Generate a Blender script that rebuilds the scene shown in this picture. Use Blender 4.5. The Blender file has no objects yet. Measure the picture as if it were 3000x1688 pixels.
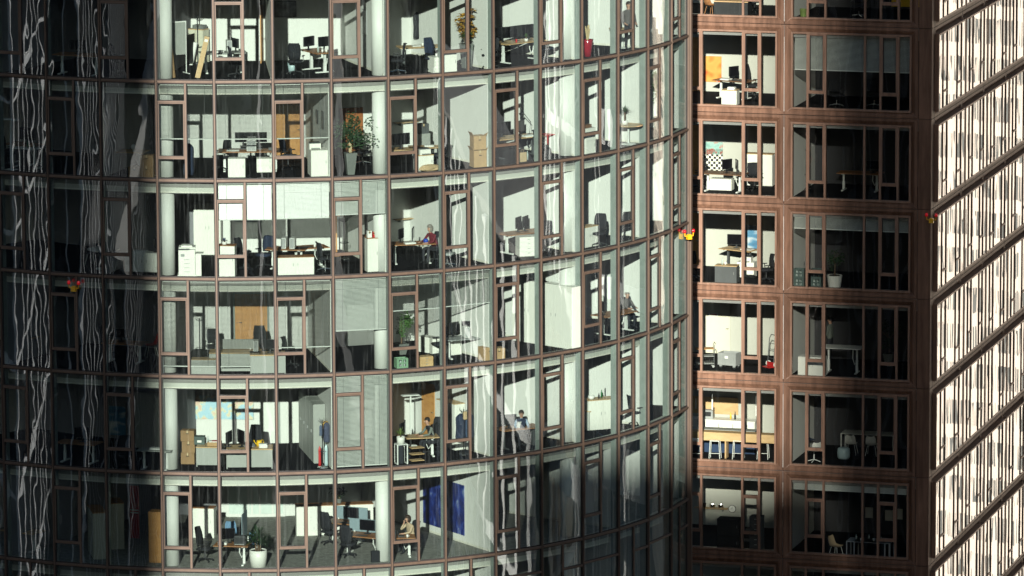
import bpy, bmesh, math, random
from mathutils import Vector, Matrix
random.seed(7)
S = bpy.context.scene
COL = S.collection
PI = math.pi
R_ = math.radians

# ------------------------------------------------------------------ camera
PITCH, ROLL, FPX = 0.16725, -0.004597, 17676.25
cp, sp = math.cos(PITCH), math.sin(PITCH)
FWD = Vector((0, cp, -sp)); RGT = Vector((1, 0, 0)); UPV = Vector((0, sp, cp))
cr, sr = math.cos(ROLL), math.sin(ROLL)
CR = RGT * cr + UPV * sr
CU = UPV * cr - RGT * sr
cam = bpy.data.cameras.new('camera')
cam.sensor_width = 36; cam.lens = 36 * FPX / 3000; cam.clip_start = 1; cam.clip_end = 5000
camo = bpy.data.objects.new('camera', cam); COL.objects.link(camo)
M3 = Matrix((CR, CU, -FWD)).transposed()
camo.matrix_world = M3.to_4x4()
S.camera = camo

# ------------------------------------------------------------------ light
SUN_EL, SUN_AZ = R_(15.7), R_(-3.0)      # azimuth measured from straight behind the camera
to_sun = Vector((math.sin(SUN_AZ) * math.cos(SUN_EL), -math.cos(SUN_AZ) * math.cos(SUN_EL), math.sin(SUN_EL)))
sl = bpy.data.lights.new('sun', 'SUN'); sl.energy = 5.0; sl.angle = R_(0.53); sl.color = (1.0, 0.945, 0.86)
so = bpy.data.objects.new('sun', sl); COL.objects.link(so)
so.rotation_euler = to_sun.to_track_quat('Z', 'Y').to_euler()
so.location = (-20, -40, 90)
W = bpy.data.worlds.new('World'); S.world = W; W.use_nodes = True
nt = W.node_tree
sky = nt.nodes.new('ShaderNodeTexSky'); sky.sky_type = 'NISHITA'; sky.sun_disc = False
sky.sun_elevation = SUN_EL
sky.sun_rotation = math.atan2(to_sun.x, to_sun.y)
sky.air_density = 1.0; sky.dust_density = 0.6
bg = nt.nodes['Background']; bg.inputs['Strength'].default_value = 0.05
nt.links.new(sky.outputs['Color'], bg.inputs['Color'])
S.view_settings.view_transform = 'Standard'; S.view_settings.look = 'None'
S.view_settings.gamma = 1.0; S.view_settings.use_curve_mapping = False
S.view_settings.exposure = 1.0
S.render.engine = 'CYCLES'
S.cycles.max_bounces = 9; S.cycles.diffuse_bounces = 1; S.cycles.glossy_bounces = 5
S.cycles.transparent_max_bounces = 14; S.cycles.sample_clamp_indirect = 4.0
S.cycles.caustics_reflective = False; S.cycles.caustics_refractive = False
try:
    S.cycles.use_denoising = True; S.cycles.denoiser = 'OPENIMAGEDENOISE'
except Exception:
    pass

# ------------------------------------------------------------------ materials
MATS = {}
def new_mat(name):
    m = bpy.data.materials.new(name); m.use_nodes = True
    MATS[name] = m
    return m, m.node_tree, m.node_tree.nodes['Principled BSDF']

def mat(name, col, rough=0.6, var=0.12, scale=3.0, metal=0.0, bump=0.0, stretch=(1, 1, 1), spec=0.5, col2=None, objvar=0.0, wcoord=False, streak=0.0):
    m, t, b = new_mat(name)
    n, l = t.nodes, t.links
    tc = n.new('ShaderNodeTexCoord'); mp = n.new('ShaderNodeMapping'); mp.inputs['Scale'].default_value = stretch
    if wcoord:
        ge = n.new('ShaderNodeNewGeometry'); l.new(ge.outputs['Position'], mp.inputs['Vector'])
    else:
        l.new(tc.outputs['Object'], mp.inputs['Vector'])
    no = n.new('ShaderNodeTexNoise'); no.inputs['Scale'].default_value = scale; no.inputs['Detail'].default_value = 5
    no.inputs['Roughness'].default_value = 0.6
    l.new(mp.outputs['Vector'], no.inputs['Vector'])
    rp = n.new('ShaderNodeValToRGB')
    c2 = col2 if col2 else tuple(min(1, c * (1 + var)) for c in col)
    c1 = tuple(c * (1 - var) for c in col)
    rp.color_ramp.elements[0].color = (*c1, 1); rp.color_ramp.elements[1].color = (*c2, 1)
    rp.color_ramp.elements[0].position = 0.3; rp.color_ramp.elements[1].position = 0.7
    l.new(no.outputs['Fac'], rp.inputs['Fac'])
    out = rp.outputs['Color']
    if objvar:
        oi = n.new('ShaderNodeObjectInfo'); hs = n.new('ShaderNodeHueSaturation')
        mr = n.new('ShaderNodeMapRange'); mr.inputs['To Min'].default_value = 1 - objvar; mr.inputs['To Max'].default_value = 1 + objvar
        l.new(oi.outputs['Random'], mr.inputs['Value']); l.new(mr.outputs['Result'], hs.inputs['Value'])
        l.new(out, hs.inputs['Color']); out = hs.outputs['Color']
    if streak:   # weathering: darker runs down the sheet metal
        ge2 = n.new('ShaderNodeNewGeometry'); m3 = n.new('ShaderNodeMapping'); m3.inputs['Scale'].default_value = (5, 5, .35); l.new(ge2.outputs['Position'], m3.inputs['Vector'])
        n3 = n.new('ShaderNodeTexNoise'); n3.inputs['Scale'].default_value = 1.0; n3.inputs['Detail'].default_value = 6; n3.inputs['Roughness'].default_value = .65; l.new(m3.outputs['Vector'], n3.inputs['Vector'])
        r3 = n.new('ShaderNodeMapRange'); r3.inputs['From Min'].default_value = .38; r3.inputs['From Max'].default_value = .6; r3.inputs['To Min'].default_value = 1 - streak; r3.inputs['To Max'].default_value = 1.0
        l.new(n3.outputs['Fac'], r3.inputs['Value']); mm = n.new('ShaderNodeVectorMath'); mm.operation = 'SCALE'; l.new(out, mm.inputs[0]); l.new(r3.outputs['Result'], mm.inputs['Scale']); out = mm.outputs['Vector']
    l.new(out, b.inputs['Base Color'])
    b.inputs['Roughness'].default_value = rough; b.inputs['Metallic'].default_value = metal
    b.inputs['Specular IOR Level'].default_value = spec
    if bump:
        bp = n.new('ShaderNodeBump'); bp.inputs['Strength'].default_value = bump; bp.inputs['Distance'].default_value = 0.01
        l.new(no.outputs['Fac'], bp.inputs['Height']); l.new(bp.outputs['Normal'], b.inputs['Normal'])
    return m

def wood(name, a, b_, scale=2.2):
    m, t, b = new_mat(name); n, l = t.nodes, t.links
    tc = n.new('ShaderNodeTexCoord'); mp = n.new('ShaderNodeMapping'); mp.inputs['Scale'].default_value = (1, 9, 3)
    l.new(tc.outputs['Object'], mp.inputs['Vector'])
    no = n.new('ShaderNodeTexNoise'); no.inputs['Scale'].default_value = scale; no.inputs['Detail'].default_value = 6
    l.new(mp.outputs['Vector'], no.inputs['Vector'])
    rp = n.new('ShaderNodeValToRGB'); rp.color_ramp.elements[0].color = (*a, 1); rp.color_ramp.elements[1].color = (*b_, 1)
    rp.color_ramp.elements[0].position = .35; rp.color_ramp.elements[1].position = .65
    l.new(no.outputs['Fac'], rp.inputs['Fac']); l.new(rp.outputs['Color'], b.inputs['Base Color'])
    b.inputs['Roughness'].default_value = .45
    return m

def glass(name, tint, ior, wave, wscale, rough=0.0, dirt=0.05, coat=0.0, wz=.35):
    """clear pane: part reflection by Fresnel, the rest passes straight through, wavy surface"""
    m, t, b = new_mat(name); n, l = t.nodes, t.links
    n.remove(b)
    outn = n['Material Output']
    ge = n.new('ShaderNodeNewGeometry'); oi = n.new('ShaderNodeObjectInfo')
    sc = n.new('ShaderNodeVectorMath'); sc.operation = 'MULTIPLY'; sc.inputs[1].default_value = (wscale, wscale, wscale * wz)
    l.new(ge.outputs['Position'], sc.inputs[0])
    mu = n.new('ShaderNodeMath'); mu.operation = 'MULTIPLY'; mu.inputs[1].default_value = 40.0
    l.new(oi.outputs['Random'], mu.inputs[0])
    no = n.new('ShaderNodeTexNoise'); no.noise_dimensions = '4D'; no.inputs['Scale'].default_value = 1.0
    no.inputs['Detail'].default_value = .9; no.inputs['Roughness'].default_value = .35
    l.new(sc.outputs['Vector'], no.inputs['Vector']); l.new(mu.outputs[0], no.inputs['W'])
    bp = n.new('ShaderNodeBump'); bp.inputs['Strength'].default_value = 1.0; bp.inputs['Distance'].default_value = wave
    l.new(no.outputs['Fac'], bp.inputs['Height'])
    # Schlick reflectance from the true angle of incidence (same on both faces of the sheet)
    f0 = ((ior - 1) / (ior + 1)) ** 2
    dt = n.new('ShaderNodeVectorMath'); dt.operation = 'DOT_PRODUCT'
    l.new(ge.outputs['Incoming'], dt.inputs[0]); l.new(ge.outputs['Normal'], dt.inputs[1])
    ab = n.new('ShaderNodeMath'); ab.operation = 'ABSOLUTE'; l.new(dt.outputs['Value'], ab.inputs[0])
    om = n.new('ShaderNodeMath'); om.operation = 'SUBTRACT'; om.inputs[0].default_value = 1.0; l.new(ab.outputs[0], om.inputs[1])
    pw = n.new('ShaderNodeMath'); pw.operation = 'POWER'; pw.inputs[1].default_value = 5.0; l.new(om.outputs[0], pw.inputs[0])
    add = n.new('ShaderNodeMath'); add.operation = 'MULTIPLY_ADD'; add.use_clamp = True
    add.inputs[1].default_value = 1 - f0 - coat; add.inputs[2].default_value = f0 + coat
    l.new(pw.outputs[0], add.inputs[0])
    tr = n.new('ShaderNodeBsdfTransparent'); tr.inputs['Color'].default_value = (*tint, 1)
    gl = n.new('ShaderNodeBsdfGlossy'); gl.inputs['Roughness'].default_value = rough; gl.inputs['Color'].default_value = (.95, .97, 1, 1)
    l.new(bp.outputs['Normal'], gl.inputs['Normal'])
    mx = n.new('ShaderNodeMixShader')
    l.new(add.outputs[0], mx.inputs['Fac']); l.new(tr.outputs[0], mx.inputs[1]); l.new(gl.outputs[0], mx.inputs[2])
    # rain-streak dirt film
    sc2 = n.new('ShaderNodeVectorMath'); sc2.operation = 'MULTIPLY'; sc2.inputs[1].default_value = (9, 9, .5)
    l.new(ge.outputs['Position'], sc2.inputs[0])
    n2 = n.new('ShaderNodeTexNoise'); n2.noise_dimensions = '4D'; n2.inputs['Scale'].default_value = 1.4; n2.inputs['Detail'].default_value = 5
    l.new(sc2.outputs['Vector'], n2.inputs['Vector']); l.new(mu.outputs[0], n2.inputs['W'])
    mr = n.new('ShaderNodeMapRange'); mr.inputs['From Min'].default_value = .55; mr.inputs['From Max'].default_value = .74
    mr.inputs['To Min'].default_value = dirt * .06; mr.inputs['To Max'].default_value = dirt
    l.new(n2.outputs['Fac'], mr.inputs['Value'])
    df = n.new('ShaderNodeBsdfDiffuse'); df.inputs['Color'].default_value = (.6, .66, .66, 1)
    m2 = n.new('ShaderNodeMixShader')
    l.new(mr.outputs['Result'], m2.inputs['Fac']); l.new(mx.outputs[0], m2.inputs[1]); l.new(df.outputs[0], m2.inputs[2])
    l.new(m2.outputs[0], outn.inputs['Surface'])
    return m

mat('frame_brown', (.125, .086, .063), .42, .14, 4, metal=.15, stretch=(1, 1, .3), wcoord=True)
mat('gasket', (.022, .018, .017), .7)
mat('fin_grey', (.27, .31, .29), .5)
mat('facade_brown', (.215, .118, .076), .5, .22, 1.6, metal=.0, spec=.22, bump=.12, stretch=(2.5, 2.5, .5), wcoord=True, objvar=.12, streak=.38)
mat('facade_frame', (.28, .165, .112), .42, .16, 2.5, metal=.1, stretch=(3, 3, .6), wcoord=True, streak=.25)
mat('joint_dark', (.03, .02, .018), .8)
mat('paint_white', (.73, .73, .70), .75, .03, 1.5); mat('paint_grey_shaded', (.24, .24, .26), .8, .06, 1.2); mat('paint_block', (.46, .46, .41), .75, .03, 1.5); mat('paint_dark_shaded', (.035, .035, .04), .8, .1, 1.2)  # shaded rooms get the grey and dark paints: their shade is in the colour
mat('bulkhead', (.50, .505, .455), .6, .05, .8)
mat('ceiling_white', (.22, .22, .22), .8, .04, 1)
mat('column_white', (.72, .725, .69), .55, .03, 2)
mat('carpet_dark', (.012, .012, .015), .95, .3, 60, bump=.3, spec=.05)
mat('carpet_grey', (.26, .26, .24), .95, .3, 5, bump=.3, spec=.1)
mat('concrete', (.25, .24, .23), .85, .15, .6, wcoord=True)
mat('asphalt', (.05, .05, .052), .9, .2, .2, wcoord=True)
mat('skirting', (.70, .68, .60), .6)
glass('tower_glass', (.912, .959, .938), 1.75, .0055, 1.7, dirt=.028, coat=.075, wz=.50)
glass('block_glass', (.95, .97, .95), 1.45, .004, .9, dirt=.012)
glass('mirror_glass', (.55, .56, .55), 1.6, .0050, 1.5, dirt=.004, coat=.44, wz=.2)

# ------------------------------------------------------------------ mesh helpers
class MB:
    def __init__(s): s.v = []; s.f = []; s.m = []; s.mats = []
    def _mi(s, m):
        if m not in s.mats: s.mats.append(m)
        return s.mats.index(m)
    def poly(s, vs, fs, m):
        o = len(s.v); s.v += [tuple(p) for p in vs]; i = s._mi(m)
        for f in fs: s.f.append(tuple(a + o for a in f)); s.m.append(i)
        return s
    def box(s, x0, x1, y0, y1, z0, z1, m, T=None):
        vs = [(x0, y0, z0), (x1, y0, z0), (x1, y1, z0), (x0, y1, z0), (x0, y0, z1), (x1, y0, z1), (x1, y1, z1), (x0, y1, z1)]
        if T: vs = [T @ Vector(p) for p in vs]
        return s.poly(vs, [(0, 3, 2, 1), (4, 5, 6, 7), (0, 1, 5, 4), (1, 2, 6, 5), (2, 3, 7, 6), (3, 0, 4, 7)], m)
    def taper(s, w0, d0, w1, d1, z0, z1, m, x=0, y=0, x1=None, y1=None):
        x1 = x if x1 is None else x1; y1 = y if y1 is None else y1
        vs = [(x - w0 / 2, y - d0 / 2, z0), (x + w0 / 2, y - d0 / 2, z0), (x + w0 / 2, y + d0 / 2, z0), (x - w0 / 2, y + d0 / 2, z0),
              (x1 - w1 / 2, y1 - d1 / 2, z1), (x1 + w1 / 2, y1 - d1 / 2, z1), (x1 + w1 / 2, y1 + d1 / 2, z1), (x1 - w1 / 2, y1 + d1 / 2, z1)]
        return s.poly(vs, [(0, 3, 2, 1), (4, 5, 6, 7), (0, 1, 5, 4), (1, 2, 6, 5), (2, 3, 7, 6), (3, 0, 4, 7)], m)
    def tube(s, pts, r, m, n=8, cap=True):
        pts = [Vector(p) for p in pts]
        rs = r if isinstance(r, (list, tuple)) else [r] * len(pts)
        vs = []; fs = []
        for i, p in enumerate(pts):
            d = (pts[min(i + 1, len(pts) - 1)] - pts[max(i - 1, 0)]).normalized()
            a = d.orthogonal().normalized() if abs(d.z) < .99 else Vector((1, 0, 0))
            if abs(d.z) < .99:
                a = d.cross(Vector((0, 0, 1))).normalized()
            b = d.cross(a).normalized()
            for j in range(n):
                t = 2 * PI * j / n
                vs.append(p + (a * math.cos(t) + b * math.sin(t)) * rs[i])
        for i in range(len(pts) - 1):
            for j in range(n):
                fs.append((i * n + j, i * n + (j + 1) % n, (i + 1) * n + (j + 1) % n, (i + 1) * n + j))
        if cap:
            fs.append(tuple(range(n))[::-1]); fs.append(tuple((len(pts) - 1) * n + j for j in range(n)))
        return s.poly(vs, fs, m)
    def lathe(s, prof, m, n=20, x=0, y=0):
        vs = []; fs = []
        for (r, z) in prof:
            for j in range(n):
                t = 2 * PI * j / n; vs.append((x + r * math.cos(t), y + r * math.sin(t), z))
        for i in range(len(prof) - 1):
            for j in range(n):
                fs.append((i * n + j, i * n + (j + 1) % n, (i + 1) * n + (j + 1) % n, (i + 1) * n + j))
        fs.append(tuple(range(n))[::-1]); fs.append(tuple((len(prof) - 1) * n + j for j in range(n)))
        return s.poly(vs, fs, m)
    def mesh(s, name, smooth=False):
        me = bpy.data.meshes.new(name); me.from_pydata(s.v, [], s.f)
        for m in s.mats: me.materials.append(MATS[m])
        me.polygons.foreach_set('material_index', s.m)
        if smooth: me.polygons.foreach_set('use_smooth', [True] * len(s.f))
        me.update(); return me
    def build(s, name, parent=None, smooth=False):
        return link(name, s.mesh(name, smooth), parent)

def smooth_by_angle(me, ang=40):
    pass

def link(name, me, parent=None, M=None):
    o = bpy.data.objects.new(name, me); COL.objects.link(o)
    if parent is not None: o.parent = parent
    if M is not None: o.matrix_basis = M
    return o

def empty(name, loc=(0, 0, 0), rz=0.0):
    o = bpy.data.objects.new(name, None); COL.objects.link(o); o.location = loc; o.rotation_euler = (0, 0, rz)
    o.empty_display_size = .2
    return o

def tag(o, label, cat, group=None, kind=None):
    o['label'] = label; o['category'] = cat
    if group: o['group'] = group
    if kind: o['kind'] = kind
    return o

# ------------------------------------------------------------------ tower geometry
CX, CY, RT, TH0, DTH, ZA, FH = -9.92344, 232.85485, 17.25061, -0.412101, 0.122385, -28.81854, 3.6
FLOORS = 8                                  # storeys 0 (top, cut by the frame) to 7
I0, I1 = -2, 14                             # mullion numbers
CH = 2 * RT * math.sin(DTH / 2)             # chord of one bay
RC = RT * math.cos(DTH / 2)                 # distance of the pane plane from the axis
def th(i): return TH0 + DTH * i
def zl(k): return ZA - FH * k               # level of the line under storey k
def pol(t, r, z=0.0): return Vector((CX + r * math.sin(t), CY - r * math.cos(t), z))
def bayM(b, z, r=RC):
    t = th(b + .5); return Matrix.Translation(pol(t, r, z)) @ Matrix.Rotation(t, 4, 'Z')
def mulM(i, z, r=RT):
    t = th(i); return Matrix.Translation(pol(t, r, z)) @ Matrix.Rotation(t, 4, 'Z')

# picture-to-place helpers: a ray through a photograph pixel met with a real plane or wall of the building
ZONES = {'Z1': (0, 0, 2.5875), 'Z2': (400, 0, 2.5875), 'Z3': (1100, 0, 2.587), 'Z4': (1950, 0, 2.4533), 'Z5': (0, 520, 2.415), 'Z6': (400, 520, 2.415),
         'Z7': (1100, 520, 2.415), 'Z8': (1950, 520, 2.4152), 'Z9': (0, 1088, 2.415), 'Z10': (400, 1088, 2.415), 'Z11': (1100, 1088, 2.415), 'Z12': (1950, 1088, 2.4152), 'S': (0, 0, 1)}
def ray(z, x, y):
    ox, oy, s = ZONES[z]; px, py = ox + x / s, oy + y / s
    return (FWD * FPX + CR * (px - 1500) - CU * (py - 844)).normalized()
def on_z(z, x, y, h):
    d = ray(z, x, y); return d * (h / d.z)
def on_plane(z, x, y, p, n):
    d = ray(z, x, y); return d * (p.dot(n) / d.dot(n))
def FLOOR(k): return zl(k) + .03
# ------------------------------------------------------------------ round tower shell
tower = empty('round_office_tower', (CX, CY, zl(FLOORS - 1)))
tag(tower, 'round glass office tower with thin brown metal frames and lit rooms inside', 'office tower')
TM = tower.matrix_basis.inverted() if False else Matrix.Translation((-CX, -CY, -zl(FLOORS - 1)))
def tpart(name, me, M, parent=None):
    """link a mesh under the tower (or under one of its parts) with a world matrix"""
    if parent is None: return link(name, me, tower, TM @ M)
    return link(name, me, parent, (parent['_m'].inverted() if False else Matrix(WM[parent.name]).inverted()) @ M)
WM = {}
def keep(o, M): WM[o.name] = M.copy(); return o

ZTOP, ZBOT = zl(-1) + .4, zl(FLOORS - 1)
# mullions: brown cap, dark gasket, grey inner fin
m = MB(); hh = ZTOP - ZBOT
m.box(-.027, .027, -.085, .0, 0, hh, 'frame_brown').box(-.043, .043, -.035, .03, 0, hh, 'gasket')
m.box(-.012, .012, -.10, -.085, 0, hh, 'frame_brown')
mull_me = m.mesh('mullion')
f = MB(); f.box(-.03, .03, .03, .30, 0, hh, 'fin_grey'); fin_me = f.mesh('inner_fin')
for i in range(I0, I1 + 1):
    M = mulM(i, ZBOT); o = keep(tpart('mullion', mull_me, M), M)
    tpart('inner_fin', fin_me, M, o)
# transoms at every floor line
m = MB(); h2 = CH / 2 - .046
m.box(-h2, h2, -.085, .0, -.042, .042, 'frame_brown').box(-h2, h2, -.035, .03, -.066, .066, 'gasket')
m.box(-h2, h2, -.10, -.085, -.012, .012, 'frame_brown')
tr_me = m.mesh('transom')
for k in range(-1, FLOORS):
    for b in range(I0, I1):
        M = bayM(b, zl(k)); tpart('transom', tr_me, M)
# window units
HW = CH / 2 - .045
def bar(m, x0, x1, z0, z1):
    m.box(x0, x1, -.075, .02, z0, z1, 'frame_brown')
def rim(m, x0, x1, z0, z1, t=.018, mm='gasket', y0=-.04, y1=.02):
    m.box(x0, x0 + t, y0, y1, z0, z1, mm).box(x1 - t, x1, y0, y1, z0, z1, mm)
    m.box(x0 + t, x1 - t, y0, y1, z0, z0 + t, mm).box(x0 + t, x1 - t, y0, y1, z1 - t, z1, mm)
ZB, ZT_ = .067, FH - .067
def pane_me(x0, x1, z0, z1, mm='tower_glass', g=.016):
    """one bent sheet of glass following the curve of the tower"""
    x0, x1, z0, z1 = x0 + g, x1 - g, z0 + g, z1 - g; n = max(4, int((x1 - x0) / .2)); m = MB()
    xs = [x0 + (x1 - x0) * j / n for j in range(n + 1)]; ys = [RC - math.sqrt(RT * RT - x * x) for x in xs]
    for off, flip in ((-.010, False), (.010, True)):
        vs = [(x, y + off, z0) for x, y in zip(xs, ys)] + [(x, y + off, z1) for x, y in zip(xs, ys)]
        fs = [(j, j + 1, n + 2 + j, n + 1 + j) for j in range(n)]
        m.poly(vs, [f[::-1] for f in fs] if flip else fs, mm)
    k = len(m.f)
    for a in (0, n): m.poly([(xs[a], ys[a] - .01, z0), (xs[a], ys[a] + .01, z0), (xs[a], ys[a] + .01, z1), (xs[a], ys[a] - .01, z1)], [(0, 1, 2, 3)], mm)
    me = m.mesh('pane')
    for p in me.polygons:
        p.use_smooth = p.index < k
    return me
TZ1, TZ2 = .82, 2.86
plain = MB(); rim(plain, -HW, HW, ZB, ZT_); plain_me = plain.mesh('window')
plain_p = [pane_me(-HW, HW, ZB, ZT_)]
sp_ = MB(); bar(sp_, -.035, .035, ZB, ZT_)
bar(sp_, -HW, -.035, TZ1 - .04, TZ1 + .02); bar(sp_, -HW, -.035, TZ2 - .02, TZ2 + .04)
rim(sp_, .035, HW, ZB, ZT_); rim(sp_, -HW, -.035, ZB, TZ1 - .04); rim(sp_, -HW, -.035, TZ2 + .04, ZT_)
split_me = sp_.mesh('window')
split_p = [pane_me(.035, HW, ZB, ZT_), pane_me(-HW, -.035, ZB, TZ1 - .04), pane_me(-HW, -.035, TZ2 + .04, ZT_)]
sa = MB(); rim(sa, -HW + .006, -.041, TZ1 + .026, TZ2 - .026, .036, 'frame_brown', -.088, .03)
rim(sa, -HW + .042, -.077, TZ1 + .062, TZ2 - .062, .014, 'gasket', -.05, .02)
sash_me = sa.mesh('opening_sash')
sash_p = pane_me(-HW + .04, -.075, TZ1 + .06, TZ2 - .06)
# lowest storey in view: transom across each fixed pane
lo = MB(); bar(lo, -HW, HW, 2.62, 2.69); rim(lo, -HW, HW, ZB, 2.62); rim(lo, -HW, HW, 2.69, ZT_); low_me = lo.mesh('window')
low_p = [pane_me(-HW, HW, ZB, 2.62), pane_me(-HW, HW, 2.69, ZT_)]
ls = MB(); bar(ls, -.035, .035, ZB, ZT_); bar(ls, .035, HW, 2.55, 2.62); rim(ls, -HW, -.035, ZB, ZT_); rim(ls, .035, HW, ZB, 2.55); rim(ls, .035, HW, 2.62, ZT_)
lows_me = ls.mesh('window')
lows_p = [pane_me(-HW, -.035, ZB, ZT_), pane_me(.035, HW, ZB, 2.55), pane_me(.035, HW, 2.62, ZT_)]
for k in range(0, FLOORS - 1):
    for b in range(I0, I1):
        M = bayM(b, zl(k))
        split = (b + k) % 2 == 1
        if k >= 6: me, ps = (lows_me, lows_p) if split else (low_me, low_p)
        else: me, ps = (split_me, split_p) if split else (plain_me, plain_p)
        o = keep(tpart('window', me, M), M)
        for p in ps: tpart('pane', p, M, o)
        if split and k < 6:
            s_ = tpart('opening_sash', sash_me, M, o)
            tpart('sash_pane', sash_p, M, o)
# bulkheads behind the glass, floors, ceilings, back walls
def sector(m, i0, i1, r0, r1, z0, z1, mt, mbot=None, mside=None, n=3):
    N = int((i1 - i0) * n)
    for j in range(N):
        a, b = th(i0 + (i1 - i0) * j / N), th(i0 + (i1 - i0) * (j + 1) / N)
        q = [pol(a, r0), pol(b, r0), pol(b, r1), pol(a, r1)]
        q = [Vector((p.x - CX, p.y - CY, 0)) for p in q]
        lo_ = [p + Vector((0, 0, z0)) for p in q]; hi = [p + Vector((0, 0, z1)) for p in q]
        m.poly(hi, [(0, 3, 2, 1)], mt); m.poly(lo_, [(0, 1, 2, 3)], mbot or mt)
        m.poly([lo_[0], lo_[1], hi[1], hi[0]], [(0, 3, 2, 1)], mside or mt)
        m.poly([lo_[2], lo_[3], hi[3], hi[2]], [(0, 3, 2, 1)], mside or mt)
        if j == 0: m.poly([lo_[3], lo_[0], hi[0], hi[3]], [(0, 1, 2, 3)], mside or mt)
        if j == N - 1: m.poly([lo_[1], lo_[2], hi[2], hi[1]], [(0, 1, 2, 3)], mside or mt)
CZ = .50                                     # bulkhead depth below the line
bk = MB(); b2 = (RT - .33) * math.sin(DTH / 2) + .0
bk.box(-b2, b2, .0, .06, -CZ, -.08, 'bulkhead').box(-b2, b2, -.02, .0, -CZ - .012, -CZ + .03, 'skirting')
bulk_me = bk.mesh('ceiling_bulkhead')
sl_ = MB(); sl_.box(-b2, b2, -.235, .12, -.06, .028, 'bulkhead'); sill_me = sl_.mesh('floor_sill')
SL = Matrix.Translation((CX, CY, 0))
for k in range(-1, FLOORS):
    grey = k == 5
    m = MB(); sector(m, I0 - 1, I1, RT - .30, RT - (13 if grey else 7), -.30, .03, 'carpet_grey' if grey else 'carpet_dark', 'concrete', 'concrete')
    tpart('floor_slab', m.mesh('floor_slab'), Matrix.Translation((CX, CY, zl(k))))
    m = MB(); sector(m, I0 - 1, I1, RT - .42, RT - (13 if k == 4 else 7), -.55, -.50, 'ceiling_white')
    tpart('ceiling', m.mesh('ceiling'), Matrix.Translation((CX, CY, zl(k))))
    for b in range(I0, I1):
        M = bayM(b, zl(k), (RT - .33) * math.cos(DTH / 2))
        tpart('ceiling_bulkhead', bulk_me, M); tpart('floor_sill', sill_me, M)
DEPTH = {0: 5.6, 1: 5.4, 2: 5.8, 3: 5.4, 4: 5.6, 5: 9.5, 6: 5.6, 7: 5.6}
for k in range(0, FLOORS):
    d = DEPTH[k]
    m = MB(); sector(m, I0 - 1, 2, RT - d, RT - d - .12, .03, FH - .5, 'paint_grey_shaded'); sector(m, 2, I1, RT - d, RT - d - .12, .03, FH - .5, 'paint_white')
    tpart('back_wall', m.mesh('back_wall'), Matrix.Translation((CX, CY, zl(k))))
PART = {0: [-1, 2, 4, 6, 8, 10, 12], 1: [1, 5, 8, 10, 12], 2: [1, 6, 8, 10, 12], 3: [-1, 2, 5, 8, 10, 13], 4: [2, 5, 8, 10, 12], 5: [-1, 8, 11], 6: [2, 5, 8, 11], 7: [4, 9]}
for k in range(0, FLOORS):
    d = DEPTH[k]
    me = MB().box(-.05, .05, .31, d - .005, .03, FH - .5, 'paint_white').box(-.06, .06, .32, d - .01, .03, .11, 'skirting').mesh('partition_wall')
    meg = MB().box(-.05, .05, .31, d - .005, .03, FH - .5, 'paint_grey_shaded').mesh('partition_wall')
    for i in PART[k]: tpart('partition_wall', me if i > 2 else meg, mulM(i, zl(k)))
me = MB().box(-.02, .18, .31, 7.0, 0, hh, 'paint_white').mesh('end_wall')
tpart('end_wall', me, mulM(I1, ZBOT))
me = MB().box(.0, .22, -.13, 7, 0, hh, 'frame_brown').mesh('end_cladding'); tpart('end_cladding', me, mulM(I1, ZBOT) @ Matrix.Translation((.19, .0, 0)))
me = MB().box(-.2, .0, .31, 7.0, 0, hh, 'paint_white').mesh('end_wall'); tpart('end_wall', me, mulM(I0 - 1, ZBOT))
# round columns
m = MB(); m.lathe([(.27, 0), (.27, FH - .5)], 'column_white', 28)
col_me = m.mesh('column', True)
for p in col_me.polygons:
    if len(p.vertices) > 4: p.use_smooth = False
for k in range(0, FLOORS):
    for t in (-9.0, 18.1, 46.3):
        tpart('column', col_me, Matrix.Translation(pol(R_(t), RT - .72, zl(k) + .031)))

# ------------------------------------------------------------------ brown metal-clad block
BX, BY, BZ, BA = 16.55573, 235.45749, -29.50055, 0.280407
POST, BW, BW2, MG = .536, 5.432, 4.55, .28
ca, sa_ = math.cos(BA), math.sin(BA)
block = empty('brown_office_block', (BX, BY, BZ - 8 * FH))
tag(block, 'brown metal clad office block with square window bays behind the round tower', 'office block')
BI = Matrix.Translation((-BX, -BY, -(BZ - 8 * FH)))
def faceL(s, z):   # local x to the right along the left face, y inward
    return Matrix.Translation((BX - s * ca, BY + s * sa_, z)) @ Matrix.Rotation(-BA, 4, 'Z')
def faceR(s, z):   # right face: local x runs away from the camera, y inward
    return Matrix.Translation((BX + s * sa_, BY + s * ca, z)) @ Matrix.Rotation(PI / 2 - BA, 4, 'Z')
def bpart(name, me, M, parent=None):
    if parent is None: return link(name, me, block, BI @ M)
    return link(name, me, parent, Matrix(WM[parent.name]).inverted() @ M)
def bz(k): return BZ - FH * k       # joint line k (top of storey k+... ); storey r lies between joint r-1 and r
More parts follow.
